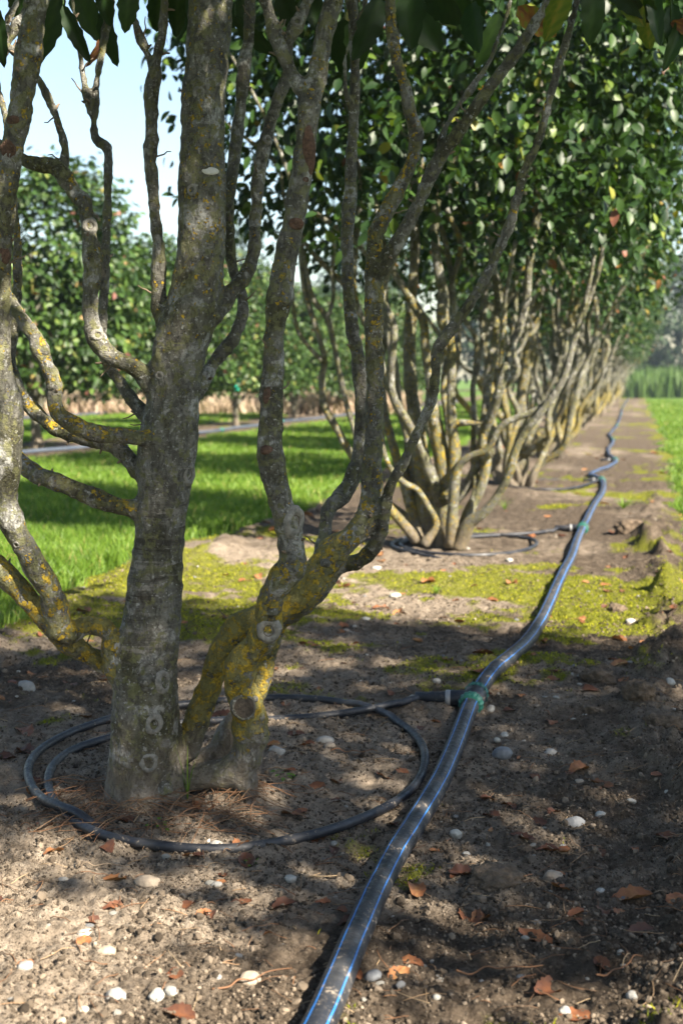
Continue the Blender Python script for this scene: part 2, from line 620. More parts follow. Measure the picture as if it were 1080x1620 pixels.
def stem(pts, d0=D1, step_n=5):
    """(px, py, width px, depth offset) -> points, radii"""
    a = np.array([P(p[0], p[1], d0 + p[3]) for p in pts])
    dep = np.array([(q - CAMPOS) @ (R3 @ np.array([0, 0, -1.])) for q in a])
    r = np.array([p[2] for p in pts]) * .5 * dep / F
    s = spline(np.column_stack([a, r]), step_n)
    return s[:, :3], np.maximum(s[:, 3], .002)


def dz(pts, offs):
    """spread depth offsets linearly over a list of (px,py,w)"""
    o = np.interp(np.linspace(0, 1, len(pts)), np.linspace(0, 1, len(offs)), offs)
    return [(p[0], p[1], p[2], float(q)) for p, q in zip(pts, o)]


T1 = {}
T1['trunk'] = (dz([(231, 1300, 158), (230, 1262, 132), (229, 1225, 117), (229, 1160, 109), (231, 1060, 102), (240, 990, 92), (246, 927, 85), (254, 830, 80), (262, 745, 86), (268, 690, 91), (274, 625, 82), (284, 560, 86), (303, 495, 84), (318, 400, 75), (318, 300, 74), (321, 200, 71), (327, 100, 70), (334, 0, 69), (345, -150, 64), (360, -400, 52), (370, -650, 36)], [0, 0]), .30)
T1['left_front'] = (dz([(196, 1080, 40), (183, 1057, 38), (178, 1033, 33), (176, 1010, 30), (164, 993, 29), (139, 990, 30), (112, 1000, 38), (94, 996, 42), (90, 965, 40), (78, 935, 37), (62, 908, 37), (43, 870, 37), (20, 830, 37), (12, 795, 37), (8, 755, 42), (13, 690, 44), (13, 640, 44), (0, 590, 41), (-4, 520, 41), (-2, 440, 40), (4, 390, 37), (9, 305, 36), (22, 222, 36), (37, 140, 35), (49, 60, 37), (59, 0, 39), (72, -90, 36)], [-.01, -.03, -.10, -.14, -.16, -.16]), .42)
T1['left_low'] = (dz([(186, 1052, 34), (170, 1052, 31), (145, 1039, 31), (120, 1024, 32), (98, 1008, 36), (80, 986, 34), (62, 966, 32), (36, 938, 35), (0, 897, 37), (-45, 855, 35), (-85, 790, 32), (-105, 690, 30), (-110, 560, 28), (-120, 400, 26), (-130, 200, 24), (-150, 0, 22)], [.03, .0, -.06, -.08, -.05, .0]), .62)
T1['left_mid'] = (dz([(240, 812, 40), (215, 806, 31), (167, 794, 28), (119, 776, 27), (78, 759, 27), (52, 746, 29), (34, 733, 28), (10, 700, 24), (-20, 650, 22), (-40, 560, 20), (-50, 420, 18), (-60, 250, 16), (-70, 50, 14)], [0, -.02, .02, .06, .08]), .50)
T1['left_hook'] = (dz([(258, 694, 38), (233, 694, 28), (194, 690, 25), (155, 686, 26), (122, 674, 27), (98, 659, 27), (87, 641, 25), (86, 616, 24), (78, 586, 25), (67, 558, 25), (55, 533, 23), (36, 505, 22), (21, 483, 22), (2, 455, 21), (-22, 420, 20), (-38, 340, 18), (-45, 220, 17), (-60, 60, 15)], [-.03, -.08, -.07, -.02, .02]), .60)
T1['left_back'] = (dz([(250, 765, 34), (222, 748, 29), (200, 722, 26), (172, 700, 24), (133, 694, 22), (92, 680, 22), (64, 658, 22), (42, 633, 20), (26, 602, 17), (19, 560, 15), (23, 505, 15), (28, 450, 16), (28, 400, 15), (26, 347, 12), (20, 270, 12), (10, 185, 13), (-3, 140, 12), (-14, 60, 11), (-20, -30, 10)], [.0, .06, .14, .16, .2]), .45)
T1['arch'] = (dz([(262, 625, 42), (242, 611, 35), (222, 588, 30), (194, 572, 28), (167, 555, 28), (150, 533, 29), (144, 502, 26), (143, 463, 25), (146, 422, 25), (144, 383, 24), (139, 347, 24), (133, 319, 25), (119, 303, 25), (103, 281, 26), (90, 266, 26), (64, 260, 23), (36, 253, 21), (8, 236, 18), (-25, 200, 16), (-45, 120, 14), (-55, 0, 13)], [.0, -.02, .0, .02, .06]), .36)
T1['arch_fork'] = (dz([(99, 272, 20), (103, 248, 15), (101, 222, 14), (92, 194, 13), (81, 167, 13), (69, 139, 12), (56, 118, 12), (36, 92, 12), (20, 80, 13), (9, 70, 12), (11, 45, 11), (14, 28, 10), (26, 6, 9), (36, -30, 8)], [.03, .05, .08]), .25)
T1['edge_twig'] = (dz([(42, 10, 9), (34, 26, 12), (22, 50, 13), (6, 82, 12), (-12, 100, 11)], [.10, .1]), .2)
T1['kinked'] = (dz([(246, 668, 30), (226, 652, 24), (206, 627, 22), (189, 602, 20), (172, 580, 18), (163, 550, 16), (163, 500, 14), (166, 436, 15), (167, 389, 15), (169, 333, 15), (171, 278, 15), (172, 248, 15), (167, 231, 15), (154, 221, 15), (149, 206, 13), (150, 178, 13), (154, 125, 11), (164, 69, 12), (172, 28, 13), (177, -5, 14), (184, -70, 12)], [.02, .10, .16, .16]), .28)
T1['kinked_fork'] = (dz([(149, 195, 9), (140, 172, 9), (133, 125, 9), (125, 69, 8), (118, 28, 8), (114, -10, 8), (108, -60, 7)], [.16, .15]), .2)
T1['upright'] = (dz([(285, 530, 34), (262, 516, 26), (252, 497, 23), (251, 463, 22), (251, 408, 21), (250, 383, 20), (246, 333, 20), (242, 278, 20), (239, 250, 22), (240, 208, 20), (239, 167, 20), (238, 148, 25), (243, 124, 25), (247, 97, 18), (256, 56, 15), (260, 14, 15), (266, -60, 14)], [.02, .0, .02]), .32)
T1['upright_fork'] = (dz([(243, 116, 15), (236, 94, 11), (222, 61, 11), (211, 31, 12), (194, 2, 11), (178, -30, 10), (160, -70, 9)], [.02, .03]), .22)
T1['dark_back'] = (dz([(300, 630, 34), (322, 602, 25), (336, 580, 22), (356, 552, 20), (375, 524, 19), (385, 491, 17), (383, 468, 17), (372, 435, 18), (365, 408, 19), (363, 370, 18), (363, 333, 18), (367, 278, 19), (374, 222, 20), (380, 167, 19), (386, 111, 19), (393, 56, 18), (396, 0, 19), (400, -70, 18)], [.05, .14, .16, .18]), .30)
T1['white_patch'] = (dz([(300, 535, 44), (333, 502, 34), (358, 472, 27), (380, 447, 24), (394, 422, 22), (402, 394, 21), (404, 365, 21), (406, 333, 20), (408, 294, 20), (414, 250, 21), (422, 217, 22), (431, 181, 20), (443, 150, 21), (455, 118, 17), (455, 80, 15), (460, 52, 20), (471, 37, 22), (481, 15, 17), (494, -15, 16), (512, -70, 15)], [.0, .06, .10, .12]), .34)
T1['right_front'] = (dz([(235, 1240, 50), (268, 1243, 38), (298, 1233, 38), (335, 1226, 45), (364, 1220, 52), (388, 1204, 52), (395, 1172, 50), (396, 1140, 52), (389, 1110, 54), (377, 1079, 51), (384, 1049, 50), (404, 1019, 48), (423, 990, 45), (428, 960, 42), (435, 934, 42), (447, 915, 44), (460, 900, 42), (463, 876, 40), (458, 850, 42), (455, 825, 43), (446, 797, 40), (438, 771, 41), (430, 727, 43), (429, 700, 42), (431, 658, 37), (432, 602, 36), (433, 547, 36), (436, 505, 36), (444, 463, 36), (449, 422, 36), (458, 385, 36), (467, 333, 34), (475, 292, 33), (480, 250, 33), (489, 194, 33), (494, 156, 37), (503, 119, 34), (511, 69, 32), (522, 28, 32), (531, -5, 31), (550, -90, 29)], [-.01, -.025, -.11, -.13, -.14, -.14, -.14]), .45)
T1['right_front_fork'] = (dz([(490, 160, 22), (472, 133, 23), (457, 106, 21), (442, 72, 20), (431, 39, 19), (422, 8, 19), (412, -50, 18)], [-.14, -.12]), .25)
T1['foot_root'] = (dz([(384, 1210, 40), (391, 1240, 27), (396, 1256, 22), (400, 1272, 24)], [-.02, -.03]), .05)
T1['right_back'] = (dz([(262, 1215, 40), (295, 1185, 44), (306, 1160, 42), (320, 1123, 39), (339, 1067, 37), (357, 1019, 37), (380, 991, 38), (412, 974, 40), (457, 957, 46), (489, 931, 46), (506, 902, 45), (532, 868, 43), (561, 845, 41), (580, 816, 37), (588, 779, 34), (590, 713, 31), (592, 647, 30), (592, 580, 29), (592, 513, 29), (592, 447, 30), (592, 410, 27), (596, 366, 25), (613, 333, 24), (635, 289, 23), (650, 252, 22), (657, 215, 24), (650, 178, 21), (639, 133, 19), (627, 93, 19), (620, 48, 19), (616, 0, 18), (612, -70, 17)], [.04, .02, .03, .05, .04, .03, .03]), .55)
T1['right_back_fork'] = (dz([(594, 440, 24), (609, 415, 24), (624, 389, 22), (646, 352, 21), (668, 307, 20), (687, 263, 21), (713, 226, 20), (739, 189, 20), (772, 141, 20), (809, 93, 19), (835, 56, 19), (861, 15, 19), (885, -20, 18), (930, -80, 17)], [.04, .0, -.05, -.10]), .22)
T1['right_twig'] = (dz([(684, 266, 9), (691, 241, 9), (701, 211, 10), (720, 174, 9), (742, 144, 10), (772, 100, 9), (790, 56, 9), (804, 11, 8), (810, -40, 7)], [.0, .06]), .15)
T1['hidden_back'] = (dz([(300, 1212, 40), (345, 1195, 46), (362, 1158, 40), (385, 1122, 33), (410, 1090, 30), (422, 1045, 27), (438, 992, 28), (468, 962, 32), (500, 940, 30), (524, 903, 30), (546, 893, 24), (569, 886, 23), (591, 867, 23), (602, 841, 22), (606, 816, 20), (613, 782, 20), (624, 757, 18), (640, 730, 17), (653, 697, 17), (673, 657, 17), (685, 627, 18), (688, 587, 17), (692, 553, 17), (707, 530, 18), (727, 503, 17), (747, 473, 17), (767, 440, 17), (787, 400, 16), (807, 352, 16), (816, 315, 15), (831, 267, 15), (853, 219, 15), (864, 174, 14), (879, 119, 14), (894, 70, 14), (907, 22, 13), (922, -35, 12)], [.16, .16, .10, .0, -.06, -.10, -.14, -.18]), .35)
T1['slim_back'] = (dz([(496, 925, 26), (504, 880, 21), (512, 845, 22), (518, 808, 24), (534, 792, 26), (552, 770, 26), (563, 742, 26), (569, 710, 22), (571, 647, 19), (567, 580, 20), (558, 530, 20), (553, 480, 20), (550, 426, 21), (550, 370, 21), (553, 315, 20), (555, 259, 19), (559, 204, 19), (561, 148, 18), (561, 93, 17), (559, 37, 17), (555, -5, 17), (550, -70, 16)], [.08, .16, .2, .2]), .30)
T1['slim_twig'] = (dz([(556, 190, 8), (551, 168, 8), (546, 130, 8), (546, 93, 8), (557, 59, 8), (571, 26, 8), (579, -5, 8), (590, -50, 7)], [.19, .16]), .15)

parts_xyz = []
cl_p = []; cl_r = []; cl_id = []; cl_y = []
names = list(T1)
for sid, nme in enumerate(names):
    pts, yl = T1[nme]
    p, r = stem(pts)
    if len(p) > 8 and nme not in ('trunk',):
        w = np.linspace(0, 1, len(p))
        jit = np.stack([fbm2(w * len(p) * .22 + sid * 13 + c * 7, np.full(len(p), c * 3.3), 2) for c in range(3)], -1)
        p = p + jit * r[:, None] * .16 * np.minimum(1, np.arange(len(p)) / 10)[:, None]
        r = r * (1 + .09 * fbm2(w * len(p) * .35 + sid * 5, np.zeros(len(p)), 2))
        for c_ in np.random.default_rng(sid).uniform(.12, .95, 6):
            r = r * (1 + .13 * np.exp(-((w - c_) * len(p) / 2.2) ** 2))
    parts_xyz.append(tube(p, r, 20))
    # dense centreline samples
    seglen = np.concatenate([[0], np.cumsum(np.linalg.norm(np.diff(p, axis=0), axis=1))])
    s = np.arange(0, seglen[-1], .012)
    cp = np.stack([np.interp(s, seglen, p[:, c]) for c in range(3)], -1)
    cl_p.append(cp); cl_r.append(np.interp(s, seglen, r)); cl_id.append(np.full(len(s), sid))
    cl_y.append(np.full(len(s), yl))
Vt, Ft = join(parts_xyz)
tmp = mk('tmp_tree', Vt, Ft)
md = tmp.modifiers.new('r', 'REMESH')
md.mode = 'VOXEL'
md.voxel_size = .0042
dg = bpy.context.evaluated_depsgraph_get()
me = bpy.data.meshes.new_from_object(tmp.evaluated_get(dg))
nv = len(me.vertices)
V = np.empty(nv * 3, np.float32); me.vertices.foreach_get('co', V); V = V.reshape(-1, 3).astype(float)
E = np.empty(len(me.edges) * 2, np.int32); me.edges.foreach_get('vertices', E); E = E.reshape(-1, 2)
lt = np.empty(len(me.polygons), np.int32); me.polygons.foreach_get('loop_total', lt)
lv = np.empty(len(me.loops), np.int32); me.loops.foreach_get('vertex_index', lv)
assert (lt == 4).all()
Q = lv.reshape(-1, 4)
bpy.data.objects.remove(tmp); bpy.data.meshes.remove(me)

cp = np.vstack(cl_p); cr = np.concatenate(cl_r); cid = np.concatenate(cl_id); cy = np.concatenate(cl_y)


def nearest(V):
    best = np.full(len(V), 9.); second = np.full(len(V), 9.); bid = np.zeros(len(V), int); bi = np.zeros(len(V), int)
    for a in range(0, len(V), 1500):
        v = V[a:a + 1500]
        D = np.sqrt(((v[:, None] - cp[None]) ** 2).sum(-1)) - cr[None]
        per = np.stack([D[:, cid == s].min(1) for s in range(len(names))], 1)
        o = np.argsort(per, 1)
        bid[a:a + 1500] = o[:, 0]
        best[a:a + 1500] = per[np.arange(len(v)), o[:, 0]]
        second[a:a + 1500] = per[np.arange(len(v)), o[:, 1]]
        bi[a:a + 1500] = D.argmin(1)
    return best, second, bid, bi


best, second, bid, bi = nearest(V)
deg = np.bincount(E.ravel(), minlength=nv).astype(float)


def lap(V, w, it):
    for _ in range(it):
        acc = np.stack([np.bincount(E[:, 0], V[E[:, 1], c], nv) + np.bincount(E[:, 1], V[E[:, 0], c], nv) for c in range(3)], -1) / deg[:, None]
        V = V + (acc - V) * w[:, None]
    return V


rad_v = cr[bi]
wj = np.clip(1 - (second - best) / np.maximum(.35 * rad_v, .006), 0, 1)
V = lap(V, np.full(nv, .5), 3)
V = lap(V, .8 * wj, 26)
V = lap(V, .5 * np.sqrt(np.clip(wj * 1.5, 0, 1)), 6)


def vnormals(V):
    n = np.cross(V[Q[:, 2]] - V[Q[:, 0]], V[Q[:, 3]] - V[Q[:, 1]])
    o = np.stack([np.bincount(Q.ravel(), np.repeat(n[:, c], 4), nv) for c in range(3)], -1)
    return nrm(o)


vn = vnormals(V)
hz = 1 + .9 * (bid == 0)
disp = .06 * rad_v * vn3(V * 17) + .055 * rad_v * vn3(V * np.array([34, 34, 14.]) + 5) + .0018 * vn3(V * 70 + 9) + .0012 * vn3(V * 140)
V = V + vn * disp[:, None]
vn = vnormals(V)
bvh1 = BVHTree.FromPolygons(V.tolist(), Q.tolist())


def mat_of(sid):
    return M['bark_trunk'] if names[sid] == 'trunk' else M['bark']


tree1 = empty('multi_stem_tree', (B0[0], B0[1], 0), 'large foreground tree with thick grey trunk and twisting low stems covered in yellow lichen', 'tree')
base1 = np.array([B0[0], B0[1], 0])
up_b = np.clip(vn[:, 2] * .5 + .5, 0, 1)
blotch = vn3(V * 5.5 + 3)
low = sm(1.15, .15, V[:, 2])
yl_v = cy[bi] * (.55 + .75 * up_b) + .22 * blotch + .10 * low - .10
yl_v = np.where((bid == 0), yl_v * .55 + .02 + .30 * sm(.65, 1.0, V[:, 2]), yl_v + .10 * sm(.6, 1.1, V[:, 2]))
yl_v = yl_v + .04
yl_v = np.where(np.isin(bid, [names.index(q) for q in ('left_low', 'right_back', 'hidden_back', 'right_front', 'left_front')]), yl_v + .55 * sm(.62, .34, V[:, 2]) * sm(.08, .20, V[:, 2]) * np.clip(.3 + up_b, 0, 1), yl_v)
dust = np.clip(sm(.20, .0, V[:, 2] + .06 * vn3(V * 30)) * 1.0, 0, 1)
yl_v = yl_v * (1 - .9 * dust)
fb = bid[Q]
fid = np.sort(fb, 1)[:, 1]
STEMLAB = {'right_front': 'thick twisting stem with cut scars that rises from the foot of the trunk', 'left_front': 'grey stem at the left edge with yellow lichen at its elbow', 'arch': 'arched branch with a round scar left of the trunk'}
for sid, nme in enumerate(names):
    sel = Q[fid == sid]
    if not len(sel): continue
    u, inv = np.unique(sel.ravel(), return_inverse=True)
    pn = 'trunk' if nme == 'trunk' else ('root' if nme == 'foot_root' else ('twig' if 'twig' in nme else 'stem'))
    o = mk(pn, V[u] - base1, [inv.reshape(-1, 4)], mat_of(sid), tree1, attrs={'yl': yl_v[u], 'dust': dust[u]})
    o.data.normals_split_custom_set_from_vertices(vn[u].tolist())
    if pn == 'stem':
        sp_ = []
        for q_ in range(7):
            kk = int(rng.integers(0, len(u))); b_ = V[u[kk]] - base1; n_ = vn[u[kk]]
            if V[u[kk], 2] < .3: continue
            d_s = nrm(n_ + np.array([0, 0, .5]) + rng.normal(size=3) * .3)
            l_s = random.choice((.006, .009, .013, .03))
            cur = b_ + np.outer(np.linspace(-.2, 1, 5), d_s * l_s) + rng.normal(size=(5, 3)) * l_s * .05
            sp_.append(tube(cur, np.linspace(.0032, .0014, 5) * (1 if l_s < .02 else .6), 6))
        for sv, sf in sp_:
            mk('spur', sv, sf, M['twig'], o)
    if nme in STEMLAB: o['label'] = STEMLAB[nme]


def hit(px, py):
    d = ray(px, py); d = d / np.linalg.norm(d)
    loc, n, idx, dist = bvh1.ray_cast(Vector(CAMPOS.tolist()), Vector(d.tolist()))
    return (np.array(loc), np.array(n)) if loc is not None else (None, None)


def lathe(prof, seg=20):
    prof = np.asarray(prof, float)
    an = np.arange(seg) * 2 * math.pi / seg
    V = np.stack([prof[:, None, 0] * np.cos(an), prof[:, None, 0] * np.sin(an), np.broadcast_to(prof[:, 1][:, None], (len(prof), seg))], -1).reshape(-1, 3)
    n = len(prof)
    i = np.arange(n - 1)[:, None] * seg; j = np.arange(seg)[None]; k = (j + 1) % seg
    return V, np.stack([i + j, i + k, i + seg + k, i + seg + j], -1).reshape(-1, 4)


def scar(px, py, w, hh, rot=0., kind='ring', mat=None, turn=.0):
    loc, n = hit(px, py)
    if loc is None: return
    dist = np.linalg.norm(loc - CAMPOS)
    a = w * .5 * dist / F; b = hh * .5 * dist / F
    n = nrm(n * (1 - turn) - ray(px, py) * turn)
    up = np.array([math.sin(rot), 0, math.cos(rot)])
    up = RGT * math.sin(rot) + np.array([0, 0, math.cos(rot)])
    B = basis(up, n)
    R = B @ np.diag([a, b, min(a, b)])
    rr = random.random() * 50

    def put(prof, nm, m, rgh=.05):
        v, q = lathe(prof, 28)
        v = v * (1 + rgh * vn3(v * 1.6 + rr)[:, None])
        v = v + np.array([0, 0, 1]) * (rgh * 1.2 * vn3(v * 4 + rr))[:, None]
        W_ = v @ R.T + loc
        W_ = W_ - base1
        k = len(v)
        W_ = np.vstack([W_, W_[-28:].mean(0)])
        T_ = np.stack([k - 28 + np.arange(28), k - 28 + (np.arange(28) + 1) % 28, np.full(28, k)], -1)
        return mk(nm, W_, [q, T_], m, tree1, attrs={'yl': np.full(k + 1, .12), 'dust': np.zeros(k + 1)})
    if kind == 'ring':
        o = put([(1.22, -.30), (1.08, .02), (.92, .14), (.74, .17), (.58, .08), (.48, -.08)], 'pruning_scar', mat or M['scar'], .10)
        c = put([(.52, -.02), (.42, -.10), (.2, -.12)], 'scar_core', M['scar_dark'], .12)
        c.parent = o
    elif kind == 'cut':
        o = put([(1.12, -.35), (1.06, .08), (.97, .16), (.88, .12), (.82, .03)], 'pruning_scar', mat or M['bark'], .09)
        c = put([(.88, .10), (.5, .13), (.2, .13)], 'scar_core', M['scar_wood'], .03)
        c.parent = o
    elif kind == 'knob':
        o = put([(1.2, -.5), (1.0, .0), (.8, .25), (.5, .42), (.2, .5)], 'knob', mat or M['bark'], .14)
    else:
        o = put([(1.05, -.25), (.95, .05), (.6, .09), (.25, .09)], kind, mat, .05 if kind == 'white_spot' else .16)
    return o


M['scar_wood'] = simple('cut_wood', (.062, .05, .038), .9, 140, .45, .004)
for a in ((260, 1079, 27, 35, .15, 'ring'), (244, 1146, 24, 30, .1, 'ring'), (236, 1207, 26, 30, 0, 'ring'), (228, 1078, 20, 18, 0, 'knob'),
          (300, 750, 26, 34, .1, 'ring', None, .3), (386, 1119, 36, 42, -.25, 'cut'), (425, 998, 32, 36, .1, 'ring', None, .4), (467, 826, 30, 44, .25, 'ring'),
          (262, 1246, 28, 26, 0, 'knob'), (415, 1135, 12, 12, 0, 'knob'), (403, 1106, 14, 10, 0, 'knob'), (430, 970, 16, 14, 0, 'knob'),
          (155, 530, 18, 16, 0, 'ring'), (143, 357, 20, 22, 0, 'ring'), (135, 300, 16, 16, 0, 'knob'), (252, 594, 13, 12, 0, 'ring'),
          (315, 146, 17, 18, 0, 'ring'), (303, 300, 15, 16, 0, 'ring'), (419, 712, 18, 16, 0, 'knob', M['wound']), (424, 220, 13, 13, 0, 'ring'),
          (92, 862, 11, 10, 0, 'ring'), (470, 33, 16, 16, 0, 'ring'), (82, 613, 14, 10, 0, 'knob'), (72, 555, 14, 14, 0, 'knob'), (346, 500, 12, 10, 0, 'knob'),
          (461, 885, 14, 14, 0, 'knob'), (517, 891, 16, 14, 0, 'knob'), (26, 862, 10, 10, 0, 'ring')):
    scar(*a)
for a in ((490, 239, 20, 66, -.1), (469, 354, 22, 18, 0), (422, 622, 12, 34, 0), (12, 236, 22, 26, 0), (20, 189, 20, 12, 0), (8, 403, 16, 26, 0), (484, 284, 12, 8, 0)):
    scar(*a[:5], 'bark_wound', M['wound'])
scar(333, 270, 26, 12, 0, 'white_spot', M['spot_white'])  # small raised white spot on the upper trunk
loc, n = hit(335, 545)

# ------------------------------------------------------------------ leaves
def leaf_template(rows, cols, w=.62, wave=.0, curl=.18, fold=.22, lobes=0.0):
    """leaf of length 1 along +y in the xy plane, normal +z"""
    V = []
    for i in range(rows + 1):
        y = i / rows
        hw = .5 * w * (math.sin(math.pi * min(1, y * .94 + .03) ** .82)) ** .8
        if i in (0,): hw = .015
        if i == rows: hw = .008
        for j in range(cols + 1):
            u = j / cols * 2 - 1
            edge = abs(u) ** 3
            x = u * hw * (1 + lobes * edge * math.sin(i * 2.4))
            z = fold * abs(u) * hw - curl * y * y + wave * edge * math.sin(i * 1.7 + (1.5 if u > 0 else 0))
            V.append((x, y + lobes * .25 * edge * math.cos(i * 2.4) * .3, z))
    V = np.array(V)
    Q = []
    for i in range(rows):
        for j in range(cols):
            a = i * (cols + 1) + j
            Q.append((a, a + 1, a + cols + 2, a + cols + 1))
    return V, [np.array(Q)]


def vein_tone(rows, cols):
    return np.array([(.10 if j * 2 == cols else 0) + (-.06 if (i + abs(2 * j - cols) // 2) % 3 == 0 else .03) for i in range(rows + 1) for j in range(cols + 1)])


LEAF_S = leaf_template(4, 2, .54, .0, .18, .25)
LEAF_H = leaf_template(12, 6, .66, .02, .16, .20, .10)


def tones(n, hot=.05):
    t = np.clip(rng.beta(2.0, 2.6, n) * .82, 0, .84)
    h = rng.random(n) < hot
    t[h] = rng.uniform(.85, 1.0, h.sum())
    return t


def crown(n, rx, ry, z0, z1, size=(.075, .105), clump=22, sg=.13, hot=.05, flat=.55, tmpl=LEAF_S, shell=.45, lobe=.22):
    """leaf cloud in a rounded hedge-like crown around the origin"""
    nc = max(4, n // clump)
    u = rng.random(nc); zc = z0 + (z1 - z0) * u
    prof = np.where(u < .35, .80 + .20 * u / .35, np.clip(1 - (np.abs(u - .35) / .65) ** 2.4 * .72, .1, 1) ** .7)
    an = rng.random(nc) * 2 * math.pi
    rr = np.sqrt(rng.random(nc)) * (1 - shell) + shell * rng.random(nc) ** .25
    lob = 1 + lobe * fbm2(np.cos(an) * 2.2 + 40 * rng.random(), np.sin(an) * 2.2 + zc * 1.4, 2)
    c = np.stack([np.cos(an) * rr * rx * prof * lob, np.sin(an) * rr * ry * prof * lob, zc], -1)
    which = rng.integers(0, nc, n)
    pos = c[which] + np.clip(rng.normal(size=(n, 3)), -1.7, 1.7) * np.array([sg, sg, sg * .75])
    out = nrm(pos - np.array([0, 0, (z0 + z1) / 2]))
    nn = nrm(np.array([0, 0, flat]) + out * .45 + rng.normal(size=(n, 3)) * .48)
    fw = nrm(out * .6 + np.array([0, 0, -.45]) + rng.normal(size=(n, 3)) * .6)
    sz = rng.uniform(size[0], size[1], n)
    Mx = basis(fw, nn) * sz[:, None, None]
    V, Fc = scatter(tmpl[0], tmpl[1], Mx, pos)
    tb = tones(n, hot) + (rng.random(nc) * .22 - .11)[which]
    return V, Fc, np.repeat(np.clip(tb, 0, 1), len(tmpl[0]))


# crown of the near tree: mostly above the picture, its lowest leaves hang into the top of it
hang = [((95, -12), (76, 78), 46), ((100, 8), (108, 70), 30), ((118, -25), (140, 46), 48), ((158, -30), (170, 18), 34), ((162, 16), (154, 74), 34), ((178, 40), (171, 86), 20),
        ((255, -28), (245, 36), 42), ((283, -25), (268, 43), 34), ((300, -20), (296, 36), 30), ((-6, 10), (3, 70), 26), ((372, 26), (360, 96), 38), ((385, 0), (372, 44), 30), ((348, 20), (364, 50), 26),
        ((440, -20), (452, 40), 40), ((520, 30), (515, 98), 44), ((545, 30), (532, 108), 52), ((566, 20), (560, 96), 50), ((600, -5), (598, 74), 50), ((640, 5), (690, 58), 62), ((676, -15), (716, 40), 56),
        ((715, -20), (770, 55), 70), ((745, 5), (730, 60), 50), ((788, 20), (806, 88), 44), ((818, 10), (856, 62), 44), ((898, -28), (890, 22), 42), ((937, -20), (948, 52), 46), ((985, -22), (992, 30), 44),
        ((1000, -10), (1012, 30), 40), ((1022, 10), (1006, 64), 38), ((1032, -14), (1036, 40), 30), ((1064, 6), (1062, 46), 34), ((1060, 36), (1054, 72), 30), ((1084, 20), (1080, 70), 30), ((650, -20), (636, 40), 52), ((480, -20), (500, 24), 44),
        ((205, -30), (214, 14), 40), ((20, -30), (30, 10), 36), ((1010, -20), (1030, 4), 46), ((960, -30), (975, 16), 40), ((1040, -24), (1070, 8), 40)]
LV = []; tn = []
for k, (a, b, w) in enumerate(hang):
    h = D1 + (-.25 if a[0] > 860 else random.uniform(-.15, .45))
    p0 = P(a[0], a[1], h + .03); p1 = P(b[0], b[1], h - random.uniform(.0, .05))
    ln = np.linalg.norm(p1 - p0)
    n = -ray((a[0] + b[0]) / 2, (a[1] + b[1]) / 2) + rng.normal(size=3) * .35
    Bm = basis((p1 - p0)[None], n[None])[0]
    sc = np.diag([w * .86 * h / F / .66, ln, ln])
    LV.append(((LEAF_H[0] @ (Bm @ sc).T) + p0, LEAF_H[1]))
    tval = random.uniform(.05, .45)
    if k == 5 or k == 31: tval = .99
    if k in (23,): tval = .93
    if k in (24, 26, 28): tval = .78
    tn.append(np.clip(tval + vein_tone(12, 6), 0, 1))
    st = spline(np.array([p0 - np.array([0, 0, -.035]) + rng.normal(size=3) * .006, p0 + np.array([0, 0, .01]), p0]), 3)
    tv, tf = tube(st, .0012, 5)
    LV.append((tv, tf)); tn.append(np.full(len(tv), .6))
# higher crown
cv, cf, ct = crown(6500, 1.30, 1.15, 1.78, 4.0, (.085, .12), 22, .13, .04)
cv = cv + base1
# leaves that would dip into the picture elsewhere are kept above the frame
LV.append((cv, cf)); tn.append(ct)
Vh, Fh = join(LV)
mk('foliage', Vh - base1, Fh, M['leaf'], tree1, attrs={'tone': np.concatenate(tn)})

# ------------------------------------------------------------------ generic many stemmed trees of the row
def vase(seed, nst=11):
    r_ = np.random.default_rng(seed)
    out = []
    zz = np.linspace(-.05, 3.5, 14)
    w = np.cumsum(r_.normal(size=(14, 2)) * .028, 0)
    out.append(('trunk', np.column_stack([w, zz]), np.interp(zz, [0, .1, .6, 1.6, 3.5], [.085, .066, .052, .042, .012])))
    for k in range(nst):
        a = k * 2 * math.pi / nst + r_.normal() * .3
        b0 = r_.uniform(.03, .10); zb = r_.choice([0, 0, .02, .25, .45])
        if zb > .1: b0 = .02
        reach = r_.uniform(.16, .58)
        ts = np.linspace(0, 1, 12)
        hh = zb - .03 + ts ** 1.12 * r_.uniform(2.0, 2.5)
        rad_ = b0 + reach * (1 - (1 - np.clip(ts * 1.7, 0, 1)) ** 2) * .8 + reach * .3 * ts
        aa = a + np.cumsum(r_.normal(size=12)) * .05
        p = np.column_stack([np.cos(aa) * rad_, np.sin(aa) * rad_, hh])
        p[1:] += r_.normal(size=(11, 3)) * np.array([.035, .035, .03])
        rr = np.interp(ts, [0, .12, .5, 1], [.038, .025, .018, .009]) * r_.uniform(.7, 1.25)
        out.append(('stem', p, rr))
        if r_.random() < .6:
            i0 = r_.integers(3, 6)
            d = nrm(np.array([math.cos(a + r_.normal() * .9), math.sin(a + r_.normal() * .9), 1.1]))
            q = p[i0] + np.outer(np.linspace(0, 1, 6) * 1.1, d) + r_.normal(size=(6, 3)) * .03
            q[0] = p[i0]
            q[:, 2] += np.linspace(0, 1, 6) ** 2 * .25
            out.append(('stem', q, np.linspace(.016, .007, 6)))
    return out


